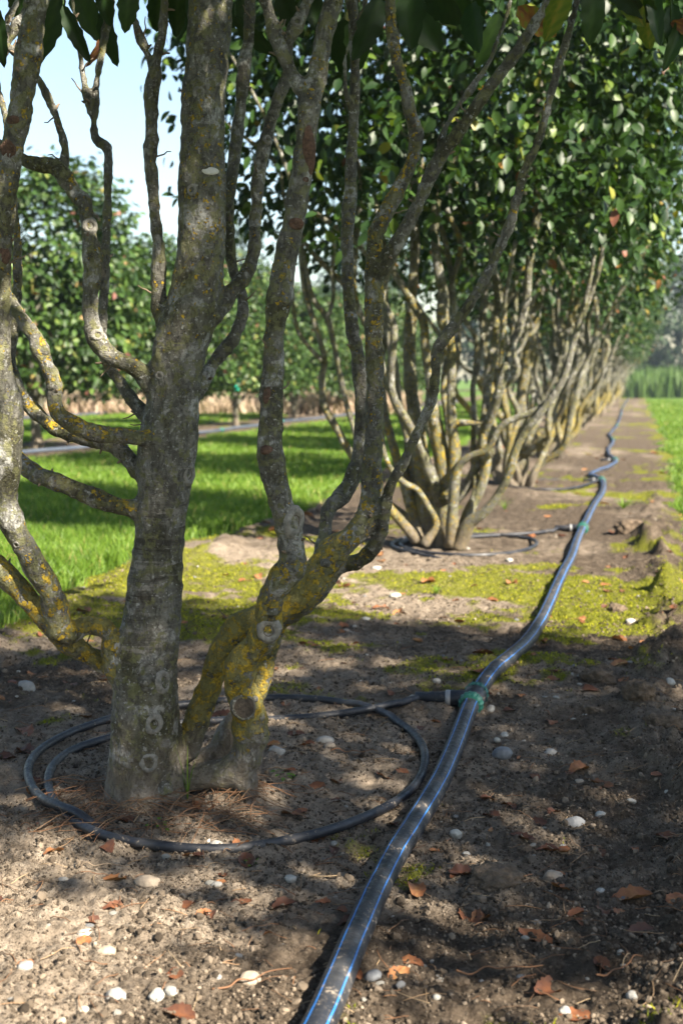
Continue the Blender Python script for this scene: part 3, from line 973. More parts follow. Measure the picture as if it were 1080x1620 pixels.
# ------------------------------------------------------------------ second tree, traced
B2 = G(702, 868)
D2 = float(B2 @ FWD)
base2 = np.array([B2[0], B2[1], 0])
S2 = [([(682, 872, 42), (679, 850, 36), (673, 780, 31), (660, 680, 25), (650, 613, 21), (647, 547, 20), (650, 497, 19), (653, 447, 17), (656, 380, 15), (650, 300, 13), (655, 150, 11)], [.08, .1, .12]),
      ([(705, 874, 38), (704, 850, 31), (703, 763, 28), (690, 680, 24), (681, 613, 17), (673, 547, 15), (669, 507, 14), (642, 462, 12), (622, 428, 11), (605, 380, 10), (590, 300, 9)], [0, -.05, .1]),
      ([(703, 790, 24), (718, 745, 20), (718, 700, 18), (713, 650, 15), (714, 590, 14), (712, 540, 15), (700, 508, 18), (700, 463, 18), (692, 420, 15), (687, 370, 14), (690, 326, 14), (696, 280, 9), (700, 180, 8)], [-.05, -.1, 0]),
      ([(668, 860, 26), (655, 815, 20), (640, 763, 18), (620, 700, 15), (608, 650, 13), (603, 580, 12), (610, 500, 11), (606, 420, 10), (600, 330, 9)], [.05, .2, .3]),
      ([(665, 858, 22), (650, 760, 15), (645, 690, 14), (630, 640, 14), (623, 580, 14), (613, 530, 13), (600, 470, 11), (590, 390, 9)], [.1, .3, .35]),
      ([(660, 855, 20), (630, 820, 16), (595, 778, 13), (560, 728, 12), (535, 682, 12), (512, 640, 12), (509, 600, 11), (513, 567, 10), (500, 520, 9), (482, 460, 9), (475, 400, 9), (470, 330, 8)], [.0, -.1, -.2]),
      ([(560, 730, 10), (562, 690, 9), (548, 640, 9), (537, 590, 9), (529, 550, 9), (518, 505, 9), (494, 470, 9), (483, 420, 8), (470, 350, 7)], [-.1, -.2]),
      ([(510, 572, 8), (490, 550, 8), (472, 525, 7), (464, 490, 7), (462, 450, 6)], [-.15, -.2]),
      ([(516, 510, 8), (527, 470, 7), (525, 430, 7), (528, 380, 7), (515, 330, 6)], [-.2, -.2]),
      ([(718, 872, 30), (728, 842, 22), (740, 813, 18), (758, 775, 16), (768, 735, 16), (764, 705, 15), (767, 647, 14), (773, 597, 14), (783, 530, 14), (788, 463, 14), (780, 425, 12), (775, 350, 10)], [-.05, -.1, 0]),
      ([(712, 865, 24), (716, 800, 18), (722, 745, 16), (740, 724, 12), (770, 710, 12), (795, 672, 10), (850, 647, 10), (880, 620, 10), (900, 565, 9), (915, 510, 9), (930, 455, 8), (940, 400, 6)], [-.1, -.3, -.5]),
      ([(722, 868, 28), (742, 828, 20), (768, 808, 15), (800, 760, 14), (820, 700, 13), (860, 645, 12), (890, 600, 11), (910, 530, 10), (932, 470, 9), (948, 420, 8), (955, 370, 6)], [-.1, -.35, -.5]),
      ([(713, 690, 13), (720, 672, 13), (740, 669, 10), (762, 667, 9), (786, 645, 9), (790, 590, 8), (795, 540, 8), (800, 470, 7), (815, 380, 7)], [-.08, -.2]),
      ([(735, 835, 14), (752, 775, 12), (748, 720, 10), (750, 660, 9), (748, 610, 9), (760, 560, 8), (765, 500, 8), (772, 430, 7)], [-.1, 0, .1]),
      ([(670, 863, 16), (690, 830, 11), (676, 800, 11), (660, 775, 10), (640, 765, 10), (620, 745, 9), (607, 715, 9), (604, 680, 8)], [-.15, -.2]),
      ([(695, 868, 22), (676, 835, 16), (655, 825, 13), (632, 810, 12), (610, 790, 11), (598, 755, 10), (595, 700, 10), (575, 640, 9), (560, 560, 8), (555, 470, 8)], [.05, .2, .2])]
tree2 = empty('multi_stem_tree', tuple(base2), 'blurred second tree of the row with dense dark crown and bunched stems', 'tree')
for k, (pts, of) in enumerate(S2):
    p, r = stem(dz(pts, of), D2, 6)
    v, f = tube(p, r, 12, wob=14.)
    yl = .42 + .35 * sm(.9, .2, v[:, 2]) + .3 * vn3(v * 4)
    mk('trunk' if k == 0 else 'stem', v - base2, f, M['bark_warm' if k in (2, 6, 7, 8) else 'bark'], tree2, attrs={'yl': yl, 'dust': sm(.22, .05, v[:, 2])})
for nm, p, r in vase(71, 5):
    if nm == 'trunk': continue
    s = spline(np.column_stack([p, r * .8]), 4)
    v, f = tube(s[:, :3], s[:, 3], 8, wob=12.)
    mk('stem', v, f, M['bark_warm'], tree2, attrs={'yl': .5 + .3 * vn3(v * 4), 'dust': sm(.22, .05, v[:, 2])})
cv, cf, ct = crown(30000, 1.30, 1.02, 1.40, 4.2, (.042, .072), 26, .12, .012, shell=.55)
mk('foliage', cv, cf, M['leaf'], tree2, attrs={'tone': ct})


def copy_tree(o, parent=None):
    c = o.copy(); C.objects.link(c); c.parent = parent
    for ch in o.children: copy_tree(ch, c)
    return c


def build_vase(seed, nst, crown_args):
    root = empty('multi_stem_tree', (0, 0, 0))
    for nm, p, r in vase(seed, nst):
        s = spline(np.column_stack([p, r]), 4)
        v, f = tube(s[:, :3], s[:, 3], 8, wob=12.)
        yl = .42 + .22 * sm(1.1, .3, v[:, 2]) + .35 * vn3(v * 3 + seed)
        mk(nm, v, f, M['bark_warm'], root, attrs={'yl': yl, 'dust': sm(.25, .05, v[:, 2])})
    cv, cf, ct = crown(**crown_args)
    mk('foliage', cv, cf, M['leaf'], root, attrs={'tone': ct})
    return root


protos = [build_vase(11, 16, dict(n=19000, size=(.043, .074), rx=1.40, ry=1.02, z0=1.42, z1=4.1, hot=.04)),
          build_vase(23, 15, dict(n=19000, size=(.043, .074), rx=1.38, ry=1.02, z0=1.40, z1=4.0, hot=.055)),
          build_vase(37, 17, dict(n=19000, size=(.043, .074), rx=1.40, ry=1.0, z0=1.45, z1=4.2, hot=.035))]
ordn = ['third', 'fourth', 'fifth', 'sixth', 'seventh', 'eighth', 'ninth', 'tenth', 'eleventh', 'twelfth', 'thirteenth', 'fourteenth']
SP = float(base2[1] - base1[1])
used = [False] * 3


def place(kproto, x, y, rz, label, group, sc=1.0):
    pr = protos[kproto]
    if used[kproto]: o = copy_tree(pr)
    else: o = pr; used[kproto] = True
    o.location = (x, y, 0); o.rotation_euler = (0, 0, rz); o.scale = (sc, sc, sc)
    return tag(o, label, 'tree', group)


for k in range(12):
    y = base2[1] + SP * (k + 1)
    x = base2[0] + random.uniform(-.04, .04)
    lab = '%s multi stem tree of the row along the pipe, counting from the near trunk' % ordn[k]
    place(k % 3, x, y, k * 1.9 + .4, lab, 'trees further along the row', random.uniform(.95, 1.06))
# unseen trees towards the right hand row, placed and shaped to shade the foreground
shade_tree = build_vase(53, 9, dict(n=7800, rx=1.5, ry=.72, z0=2.5, z1=4.9, hot=.05, clump=30, sg=.12))
protos.append(shade_tree); used.append(False)
for k, (X, dd, sc, kp) in enumerate(((3.45, -.20, 1.0, 3), (5.35, -2.3, 1.02, 3))):
    q = RGT * X + FWD * dd
    place(kp, q[0], q[1], YAW + 1.57 * k, 'unseen multi stem tree on the right, placed and shaped to shade the foreground', 'unseen trees added to shade the foreground', sc)
place(1, -.93, base1[1] - SP, 2.0, 'multi stem tree of the same row standing behind the photographer', 'trees further along the row')


# ------------------------------------------------------------------ second and third rows on the left: low bushy trees
def build_bushy(seed, n=14000):
    r_ = np.random.default_rng(seed)
    root = empty('bushy_tree', (0, 0, 0))
    z = np.linspace(-.05, 2.2, 8)
    p = np.column_stack([np.cumsum(r_.normal(size=8) * .05), np.cumsum(r_.normal(size=8) * .05), z])
    v, f = tube(spline(p, 4), np.interp(np.linspace(0, 1, 29), [0, .1, 1], [.085, .06, .02]), 8, wob=9.)
    mk('trunk', v, f, M['bark'], root, attrs={'yl': np.full(len(v), .2), 'dust': sm(.3, .1, v[:, 2])})
    for k in range(6):
        a = k * 1.05 + r_.normal() * .2
        ts = np.linspace(0, 1, 7)
        q = p[1] * np.array([1, 1, 0]) + np.column_stack([np.cos(a) * ts * 1.1, np.sin(a) * ts * 1.1, .35 + ts ** .8 * r_.uniform(1.0, 1.9)]) + r_.normal(size=(7, 3)) * .04
        v, f = tube(spline(q, 3), np.interp(np.linspace(0, 1, 19), [0, 1], [.035, .009]), 6, wob=9.)
        mk('branch', v, f, M['bark'], root, attrs={'yl': np.full(len(v), .3), 'dust': np.zeros(len(v))})
    cv, cf, ct = crown(n, 1.40, 1.40, .70, 3.0, (.075, .105), 20, .14, .02, shell=.55, lobe=.55)
    mk('foliage', cv, cf, M['leaf_low'], root, attrs={'tone': ct})
    return root


bp = [build_bushy(5), build_bushy(9)]
bu = [False, False]


def place_b(kp, x, y, rz, label, group, sc=1.0):
    if bu[kp]: o = copy_tree(bp[kp])
    else: o = bp[kp]; bu[kp] = True
    o.location = (x, y, 0); o.rotation_euler = (0, 0, rz); o.scale = (sc, sc, sc * random.uniform(.95, 1.1))
    return tag(o, label, 'tree', group)


y20 = float(G(64, 710)[1])
lab2 = ['low bushy tree at the left edge behind the lawn, nearest of its row', 'round bushy tree of the second row hidden behind the grey trunk', 'low bushy tree with a short pale trunk seen between trunk and twisting stem', 'bushy tree of the second row behind the pair of slim grey stems',
        'bushy tree far along the second row behind the second tree', 'small bushy tree near the far end of the second row', 'faint bushy tree at the far end of the second row', 'last bushy tree of the second row']
for k in range(-1, 7):
    place_b(k % 2, ROW2X + random.uniform(-.1, .1), y20 + SP * k, k * 1.3, lab2[k + 1], 'bushy trees of the second row', [.9, 1.04, .88, .84, .86, .9, .9, .9][k + 1])
lab3 = ['bushy tree of the third row seen far left past the lawn', 'bushy tree of the third row left of the grey trunk', 'bushy tree of the third row beside the beige dry grass', 'distant bushy tree of the third row behind slim stems', 'distant bushy tree of the third row right of the slim stems', 'farthest bushy tree of the third row']
for k in range(6):
    place_b((k + 1) % 2, ROW3X + random.uniform(-.2, .2), y20 + 9.5 + 4.4 * k, k * 2.1, lab3[k], 'bushy trees of the third row', [1.1, 1.0, 1.05, .95, 1.1, 1.0][k])


# ------------------------------------------------------------------ far trees
def build_far(seed):
    root = empty('tall_tree', (0, 0, 0))
    p = np.column_stack([np.zeros(6), np.zeros(6), np.linspace(-.2, 8, 6)])
    v, f = tube(p, np.linspace(.28, .06, 6), 8, wob=2.)
    mk('trunk', v, f, M['bark'], root, attrs={'yl': np.zeros(len(v)), 'dust': np.zeros(len(v))})
    cv, cf, ct = crown(4200, 3.2, 3.2, 1.2, 11, (.35, .55), 26, .55, 0, shell=.5)
    mk('foliage', cv, cf, M['leaf_far'], root, attrs={'tone': ct})
    return root


fp = [build_far(1), build_far(2)]
fu = [False, False]
far = [(-.6, 95, .62, 'tall tree in the distance at the end of the row'), (2.6, 80, .72, 'dark distant tree at the right edge beyond the green field'), (5.4, 86, .9, 'dark distant tree behind the field at far right'),
       (-10, 92, 1.15, 'tall distant tree behind the second tree of the row'), (-19, 90, 1.0, 'hazy distant tree seen between the slim grey stems'), (-27, 86, .95, 'hazy distant tree right of the grey trunk'), (-34, 92, .8, 'distant tree showing right behind the grey trunk'),
       (-42, 88, .62, 'low distant tree left of the grey trunk on the skyline'), (-50, 90, .7, 'distant tree on the skyline at far left')]
for k, (X, d, sc, lab) in enumerate(far):
    X2 = X + d * 470 / F * 0
    q = RGT * X + FWD * d
    q = np.array([0, 1, 0]) * d + RGT * X
    kp = k % 2
    o = copy_tree(fp[kp]) if fu[kp] else fp[kp]
    fu[kp] = True
    o.location = (q[0], q[1], 0); o.rotation_euler = (0, 0, k * 1.7); o.scale = (sc * 1.1, sc * 1.1, sc)
    tag(o, lab, 'tree', 'tall trees on the horizon')


# ------------------------------------------------------------------ blades: lawns, moss, dry grass, crop
def blades(pos, h, w, tone, lean=.45, mat=None, name='grass', z=None):
    n = len(pos)
    az = rng.random(n) * 2 * math.pi
    side = np.stack([np.cos(az), np.sin(az), np.zeros(n)], -1) * (w * .5)[:, None]
    ln = rng.normal(size=(n, 2)) * lean
    tip = np.stack([ln[:, 0] * h, ln[:, 1] * h, h], -1)
    mid = tip * np.array([.38, .38, .62])
    V = np.stack([pos - side, pos + side, pos + mid + side * .8, pos + mid - side * .8, pos + tip], 1).reshape(-1, 3)
    o = np.arange(n) * 5
    Q = np.stack([o, o + 1, o + 2, o + 3], -1); T = np.stack([o + 3, o + 2, o + 4], -1)
    return mk(name, V, [Q, T], mat, attrs={'tone': np.repeat(tone, 5)})


n = 420000
d = np.exp(rng.uniform(math.log(2.9), math.log(48), n))
X = rng.uniform(-1, 1, n) * (.31 * d + .5)
x = X * RGT[0] + d * FWD[0]; y = X * RGT[1] + d * FWD[1]
g = grass_mask(x, y)
keep = (g > rng.random(n) * .9 + .08)
x, y, d, X = x[keep], y[keep], d[keep], X[keep]
tuft = 1.6 * fbm2(x * 3.2, y * 3.2, 3)
h = (.045 + .03 * rng.random(len(x)) + .02 * tuft) * np.where(x > 0, .8, 1.0)
edge = grass_mask(x, y)
h = np.maximum(h * (.5 + .5 * edge), .012)
tone = np.clip(.45 + .25 * rng.normal(size=len(x)) * .7 + .2 * fbm2(x * 1.2, y * 1.2, 2), 0, .88)
tone[rng.random(len(x)) < .03] = 1.0
pos = np.stack([x, y, gh(x, y) - .004], -1)
left = x < -1
for nm, s, lab in (('lawn', left, 'bright green lawn strips left of the trees'), ('lawn', ~left, 'bright green grass strip right of the row')):
    o = blades(pos[s], h[s], np.maximum(.0032, .00085 * d[s]), tone[s], .45, M['grass'], nm)
    tag(o, lab, 'grass', None, 'stuff')

n = 260000
d = np.exp(rng.uniform(math.log(1.4), math.log(9), n))
X = rng.uniform(-1, 1, n) * (.30 * d + .2)
x = X * RGT[0] + d * FWD[0]; y = X * RGT[1] + d * FWD[1]
m = moss_mask(x, y) + .35 * fbm2(x * 30, y * 30, 2)
keep = m > .40 + .75 * rng.random(n)
x, y, d = x[keep], y[keep], d[keep]
pos = np.stack([x, y, gh(x, y) - .001], -1)
o = blades(pos, rng.uniform(.004, .010, len(x)), np.maximum(.0022, .0008 * d), rng.random(len(x)), .7, M['moss'], 'moss')
tag(o, 'yellow green moss cushions on the bare soil', 'moss', None, 'stuff')

n = 26000
d = rng.uniform(28.5, 44, n); X = rng.uniform(-.34, .06, n) * d
x = X * RGT[0] + d * FWD[0]; y = X * RGT[1] + d * FWD[1]
pos = np.stack([x, y, gh(x, y)], -1)
o = blades(pos, rng.uniform(.25, .5, n), rng.uniform(.03, .07, n), rng.random(n), .4, M['dry_grass'], 'dry_grass')
tag(o, 'band of tall beige dry grass beyond the lawns', 'dry grass', None, 'stuff')
n = 16000
x = rng.uniform(-1.6, 26, n); y = rng.uniform(55, 75, n)
pos = np.stack([x, y, gh(x, y)], -1)
o = blades(pos, rng.uniform(.8, 1.5, n) + .35 * fbm2(x * .5, y * .5, 2), rng.uniform(.05, .12, n), rng.random(n), .22, M['crop'], 'crop_field')
tag(o, 'field of tall green crop at the far end of the row', 'crop', None, 'stuff')


# ------------------------------------------------------------------ irrigation pipes, tees and hose rings
def ground_path(pix, r, n=10, sink=.25):
    p = np.array([G(q[0], q[1], r * (1 - sink)) for q in pix])
    s = spline(p, n)
    z = gh(s[:, 0], s[:, 1])
    k = np.ones(9) / 9
    zz = np.convolve(np.pad(z, 4, mode='edge'), k, 'valid')
    s[:, 2] = np.maximum(zz, z - .012) + r * (1 - sink)
    return s


PR = .0205
main_px = [(415, 1800), (462, 1700), (508, 1615), (563, 1485), (623, 1363), (698, 1220), (740, 1128), (766, 1084), (810, 1035), (846, 995), (875, 940), (896, 895), (914, 848), (935, 805), (953, 778), (950, 760), (933, 752), (943, 745), (960, 740), (973, 729), (961, 714), (969, 699), (963, 688), (974, 674), (980, 660), (984, 645), (990, 635), (996, 626)]
mp = ground_path(main_px, PR, 12)
pipe_root = empty('irrigation_pipe', mp[40], 'long black irrigation pipe with blue stripes and green couplings snaking along the row', 'pipe')
PB = mp[40].copy()
v, f = tube(mp, PR, 20)
mk('pipe', v - PB, f, M['pipe'], pipe_root)
t_, u_, w_ = frames(mp)
side = nrm(np.cross(t_, np.array([0, 0, 1.]))); upv = np.cross(side, t_)
for aa in (42, 112, 190, 320):
    a0 = math.radians(aa)
    rows_ = []
    for da in (-.065, 0, .065):
        rows_.append(mp + (PR + .0006) * (math.cos(a0 + da) * side + math.sin(a0 + da) * upv))
    n_ = len(mp)
    Vs = np.stack(rows_, 1).reshape(-1, 3)
    i = np.arange(n_ - 1)[:, None] * 3; j = np.arange(2)[None]
    Qs = np.stack([i + j, i + j + 1, i + 3 + j + 1, i + 3 + j], -1).reshape(-1, 4)
    mk('blue_stripe', Vs - PB, [Qs], M['stripe'], pipe_root)


def sweep_profile(c, axis, prof, seg=28, ribs=0, depth=.0):
    """lathe profile (radius, along) about axis at c"""
    v, q = lathe(prof, seg)
    if ribs:
        an = np.arctan2(v[:, 1], v[:, 0])
        k = 1 + depth * np.sign(np.sin(an * ribs)) * (v[:, 0] ** 2 + v[:, 1] ** 2 > (.8 * max(p[0] for p in prof)) ** 2)
        v[:, :2] *= k[:, None]
    ax = nrm(np.asarray(axis, float)); a = np.array([0, 0, 1.]) if abs(ax[2]) < .8 else np.array([1., 0, 0])
    a = nrm(a - ax * (a @ ax)); b = np.cross(ax, a)
    return v @ np.stack([a, b, ax]) + c, [q]


def tee(px, py, left_to=None, full=True):
    c0 = G(px, py)
    i = int(np.argmin(((mp - c0)[:, :2] ** 2).sum(1)))
    c = mp[i]; ax = t_[min(i + 1, len(mp) - 1)]
    o = empty('tee_fitting', c - PB); o.parent = pipe_root
    R_ = PR
    for s in (-1, 1):
        cc = ax * s * .030
        prof = [(R_ * 1.02, -.018), (R_ * 1.25, -.017), (R_ * 1.30, -.008), (R_ * 1.44, -.006), (R_ * 1.48, .004), (R_ * 1.38, .007), (R_ * 1.42, .010), (R_ * 1.30, .015), (R_ * 1.04, .017)]
        v, f = sweep_profile(cc, ax * s, prof, 48, 16, .03)
        mk('coupling_collar', v, f, M['green_plastic'], o, smooth=False)
    prof = [(R_ * 1.05, -.03), (R_ * 1.38, -.028), (R_ * 1.38, .028), (R_ * 1.05, .03)]
    v, f = sweep_profile(np.zeros(3), ax, prof, 28)
    mk('tee_body', v, f, M['hose'], o)
    if full:
        br = -np.array(RGT) * .97 + np.array(FWD) * .12
        br = br / np.linalg.norm(br)
        prof = [(.0150, .015), (.0205, .02), (.0205, .055), (.0185, .057), (.0185, .066), (.0165, .068), (.0175, .075), (.0150, .08), (.0165, .087), (.0145, .092), (.0155, .10), (.0135, .106), (.0135, .14), (.010, .142)]
        v, f = sweep_profile(np.zeros(3), br, prof, 24)
        mk('hose_barb', v, f, M['hose'], o)
        prof = [(.0190, .056), (.0202, .0565), (.0202, .0675), (.0190, .068)]
        v, f = sweep_profile(np.zeros(3), br, prof, 24)
        mk('hose_clamp', v, f, M['clamp'], o)
        return c + br * .13
    return c


T_1 = tee(740, 1122)
T_2 = tee(916, 842)
for q in ((951, 762), (973, 729), (966, 697), (974, 674), (981, 657)): tee(*q, full=q[1] > 720)


def hose(world_pts, r, n=8):
    s = spline(np.array(world_pts), n)
    return s


HR = .0090
ring1 = [(600, 1127), (520, 1130), (430, 1133), (330, 1142), (250, 1152), (172, 1166), (118, 1182), (86, 1205), (72, 1238), (80, 1272), (118, 1304), (190, 1326), (270, 1339), (350, 1344), (430, 1339), (520, 1325), (585, 1300), (640, 1262), (672, 1222), (676, 1190), (656, 1160), (622, 1133), (570, 1114), (500, 1103), (430, 1100), (340, 1106), (250, 1122), (172, 1139), (110, 1158), (62, 1182), (40, 1210), (46, 1240), (66, 1266), (92, 1287), (130, 1303), (180, 1317), (235, 1327)]


def ring_hose(pix, T0, r, label, lift_from=None):
    p = [T0]
    for q in pix:
        g0 = G(q[0], q[1], r * .7); p.append(g0)
    p = np.array(p)
    s = spline(p, 10)
    for c_ in (0, 1):
        for _ in range(3):
            s[6:-6, c_] = np.convolve(s[:, c_], np.ones(13) / 13, 'valid')
    z = gh(s[:, 0], s[:, 1])
    zz = np.convolve(np.pad(z, 25, mode='edge'), np.ones(51) / 51, 'valid')
    s[:, 2] = np.maximum(zz, z - .020) + r * .80
    k = np.clip(1 - np.arange(len(s)) / 14, 0, 1)
    s[:, 2] = s[:, 2] * (1 - k) + T0[2] * k
    # where the hose crosses itself the later lap rides on the earlier
    for i in range(len(s)):
        dd = np.hypot(*(s[:max(0, i - 40), :2] - s[i, :2]).T) if i > 45 else np.array([9.])
        if dd.min() < 2.2 * r:
            s[i, 2] = max(s[i, 2], s[:i - 40][dd.argmin(), 2] + 1.9 * r * max(0, 1 - (dd.min() / (2.2 * r)) ** 2) ** .5)
    s[:, 2] = np.convolve(np.pad(s[:, 2], 6, mode='edge'), np.ones(13) / 13, 'valid')
    s[-24:, 2] -= np.linspace(0, 1, 24) ** 1.5 * .045
    v, f = tube(s, r, 14)
    c = s.mean(0); c[2] = 0
    o = mk('hose_ring', v - c, f, M['hose'])
    o.location = tuple(c)
    return tag(o, label, 'hose', 'black hose rings around the trees')


ring_hose(ring1, T_1, HR, 'black hose looped on the sandy soil around the foot of the nearest tree')
ring2 = [(862, 845), (800, 846), (730, 849), (660, 852), (632, 856), (630, 866), (655, 874), (720, 877), (790, 876), (840, 869), (856, 860), (835, 851), (780, 846), (700, 846), (640, 849), (614, 857), (622, 868), (660, 876), (720, 881), (785, 886)]
ring_hose(ring2, T_2, HR, 'blurred black hose looped around the foot of the second tree')
ring3 = [(930, 768), (900, 777), (860, 777), (815, 772), (790, 768), (800, 761), (840, 758), (890, 757), (925, 758)]
c3 = G(948, 762); c3[2] += .02
ring_hose(ring3, c3, HR, 'distant black hose curved around the foot of the third tree')

for rx, y0, y1, lab, rr_ in ((ROW2X + .55, 6, 46, 'pale blue grey pipe lying along the second row across the lawn', .022), (ROW3X + .6, 16, 52, 'thin distant pipe along the third row', .022)):
    yy = np.arange(y0, y1, .6)
    xx = rx + .16 * fbm2(yy * .35, np.full(len(yy), 3.), 2) + .05 * fbm2(yy * 1.1, np.full(len(yy), 7.), 2)
    s = spline(np.column_stack([xx, yy, gh(xx, yy) + .04]), 4)
    v, f = tube(s, rr_, 8)
    c = s[len(s) // 2].copy(); c[2] = 0
    root = empty('irrigation_pipe', c, lab, 'pipe')
    mk('pipe', v - c, f, M['pipe_far'], root)
    for q in range(10, len(s) - 10, 24):
        vv, ff = sweep_profile(s[q] - c, s[q + 1] - s[q], [(.022, -.05), (.036, -.04), (.036, .04), (.022, .05)], 12)
        mk('coupling_collar', vv, ff, M['green_plastic'], root)


# ------------------------------------------------------------------ stones
def stone_mesh(seed, sub=3):
    bm = bmesh.new()
    bmesh.ops.create_icosphere(bm, subdivisions=sub, radius=1)
    v = np.array([q.co[:] for q in bm.verts]); f = np.array([[w.index for w in q.verts] for q in bm.faces])
    bm.free()
    r_ = np.random.default_rng(seed)
    o = r_.random(3) * 40
    v = v * (1 + .22 * vn3(v * .9 + o) + .10 * vn3(v * 2.1 + o) + .03 * vn3(v * 5 + o))[:, None]
    if r_.random() < .4:      # a broken facet
        n = nrm(r_.normal(size=3)); k = v @ n
        v = v - np.outer(np.maximum(k - .62, 0) * .9, n)
    return v, [f]


def put_stone(px, py, w, hh, mat, label=None, group=None, sub=3, name='stone', data=None):
    c = G(px, py + hh * .30)
    dist = np.linalg.norm(c - CAMPOS)
    a = w * .43 * dist / F
    b = a * random.uniform(.7, .95)
    hz_ = min(max(hh * .5 * dist / F * 1.05, a * .3), a * .8)
    seed = int(px * 7 + py)
    v, f = stone_mesh(seed, sub)
    rz = random.uniform(-.3, .3) + YAW
    Rz = np.array([[math.cos(rz), -math.sin(rz), 0], [math.sin(rz), math.cos(rz), 0], [0, 0, 1]])
    v = (v * np.array([a, b, hz_])) @ Rz.T
    o = mk(name, v, f, M[mat])
    o.location = (c[0], c[1], c[2] + hz_ * .12)
    return tag(o, label, 'stone', group)


W_, T_, G_, Sl = 'stone_white', 'stone_tan', 'stone_grey', 'stone_slate'
STONES = [
    (40, 1085, 34, 22, G_, 'rounded pale grey stone at the left edge left of the trunk'), (437, 1181, 30, 28, G_, 'upright blunt grey stone right of the twisted stem inside the hose ring'),
    (234, 1391, 42, 18, T_, 'long flat tan stone in front of the hose ring'), (137, 1475, 30, 15, W_, 'cream flat stone left in the sunlit foreground'), (168, 1500, 34, 14, T_, 'flat tan stone below the cream one in the foreground left'),
    (183, 1570, 34, 22, G_, 'smooth oval grey stone near the lower left corner'), (250, 1572, 34, 26, W_, 'lumpy whitish stone beside a grey one at the bottom left'), (272, 1564, 26, 22, G_, 'round grey stone touching the lumpy whitish one'),
    (132, 1595, 24, 12, W_, 'small white oval stone at the bottom left edge'), (98, 1613, 20, 14, T_, 'tan stone cut by the bottom edge at the left'), (41, 1525, 26, 16, G_, 'dull grey stone at the far left of the foreground'),
    (720, 1316, 24, 18, W_, 'bright white stone beside the pipe right of the hose ring'), (906, 1297, 42, 26, Sl, 'angular dark slate stone on the soil at the right'), (875, 1384, 32, 20, T_, 'cream wedge shaped stone at the right of the foreground'),
    (513, 1168, 32, 14, G_, 'flat grey stone lying inside the hose ring'), (522, 1177, 20, 12, T_, 'little tan stone touching the flat grey one inside the ring'), (330, 1329, 14, 12, W_, 'white pebble just inside the front of the hose ring'), (343, 1334, 28, 12, G_, 'flat greenish grey stone behind the front of the hose ring'),
    (797, 1161, 17, 13, W_, 'larger white pebble of the pair below the green coupling'), (785, 1169, 13, 9, W_, 'smaller white pebble of the pair below the green coupling'), (795, 1188, 36, 20, Sl, 'dark slate stone below the white pair right of the pipe'),
    (870, 1188, 24, 14, G_, 'grey stone level with the slate one near the right'), (776, 1118, 24, 20, G_, 'grey stone leaning against the green coupling'), (1020, 1022, 17, 12, W_, 'white stone on the right hand soil lip, upper one'), (1060, 1075, 18, 18, W_, 'white stone at the right edge on the soil lip, lower one'),
    (996, 982, 20, 12, W_, 'pale flat stone in the sunlit moss at the right'), (579, 978, 18, 9, W_, 'cream stone in the sunlit moss behind the stems'), (548, 997, 14, 9, T_, 'tan pebble in the moss just right of the stems'), (690, 1075, 16, 12, G_, 'oval grey stone left of the green coupling'),
    (652, 1102, 16, 10, W_, 'white chip between hose ring and coupling'), (893, 1597, 22, 16, G_, 'grey stone beside the large fallen leaf at the bottom right'), (848, 1458, 18, 15, T_, 'round cream pebble at the right of the foreground'), (590, 1540, 30, 16, Sl, 'blue grey stone right of the pipe at the bottom'),
    (737, 1350, 16, 9, W_, 'flat white chip below the bright white stone'), (948, 1408, 18, 9, W_, 'white sliver left of the orange leaf'), (396, 1545, 34, 22, T_, 'angular tan stone in the bottom middle'), (345, 1543, 14, 13, G_, 'small grey stone left of the angular tan one'),
    (1057, 1252, 14, 9, W_, 'white chip at the right edge of the shaded soil'), (998, 1266, 18, 9, W_, 'white pebble on the shaded soil near the right edge'), (950, 1287, 20, 9, W_, 'white flat pebble right of the slate stone'), (915, 1235, 17, 9, T_, 'tan pebble above the slate stone'),
    (460, 1387, 20, 13, W_, 'cream angular chip in front of the ring'), (342, 1398, 22, 11, G_, 'flat pale chip left of the cream one before the ring'), (100, 1390, 18, 14, G_, 'bluish pebble on the moss at the left foreground'),
    (30, 1062, 8, 5, W_, 'tiny white chip above the round stone at the left'), (625, 940, 22, 8, W_, 'flat white stone in the sunlit moss before the second tree'), (595, 898, 24, 8, W_, 'pale flat slab near the second hose ring'), (805, 885, 14, 8, W_, 'white stone behind the second hose ring'),
    (1000, 1572, 22, 14, G_, 'greenish grey stone at the bottom right'), (690, 1575, 14, 12, W_, 'white pebble at the bottom right of the pipe')]
for s_ in STONES: put_stone(*s_)
# smaller pebbles, all alike
protoP = [mk('pebble', stone_mesh(900 + k, 2)[0], stone_mesh(900 + k, 2)[1], M[m_], link=False) for k, m_ in enumerate((W_, W_, W_, G_, T_, G_, Sl, W_))]
cnt = 0
while cnt < 200:
    dd = math.exp(random.uniform(math.log(1.5), math.log(7.5))); XX = random.uniform(-.30, .30) * dd
    xx, yy = XX * RGT[0] + dd * FWD[0], XX * RGT[1] + dd * FWD[1]
    if grass_mask(np.array([xx]), np.array([yy]))[0] > .25: continue
    o = bpy.data.objects.new('pebble', protoP[cnt % 8]); C.objects.link(o)
    s_ = random.choice((.0035, .0045, .006, .006, .008)) * (1 + .04 * dd)
    o.scale = (s_, s_ * random.uniform(.6, .95), s_ * random.uniform(.4, .7)); o.rotation_euler = (0, 0, random.uniform(0, 6.28))
    o.location = (xx, yy, float(gh(xx, yy)) + s_ * .08)
    tag(o, 'small pebble, one of many sprinkled over the bare soil', 'pebble', 'small pebbles sprinkled over the soil')
    cnt += 1


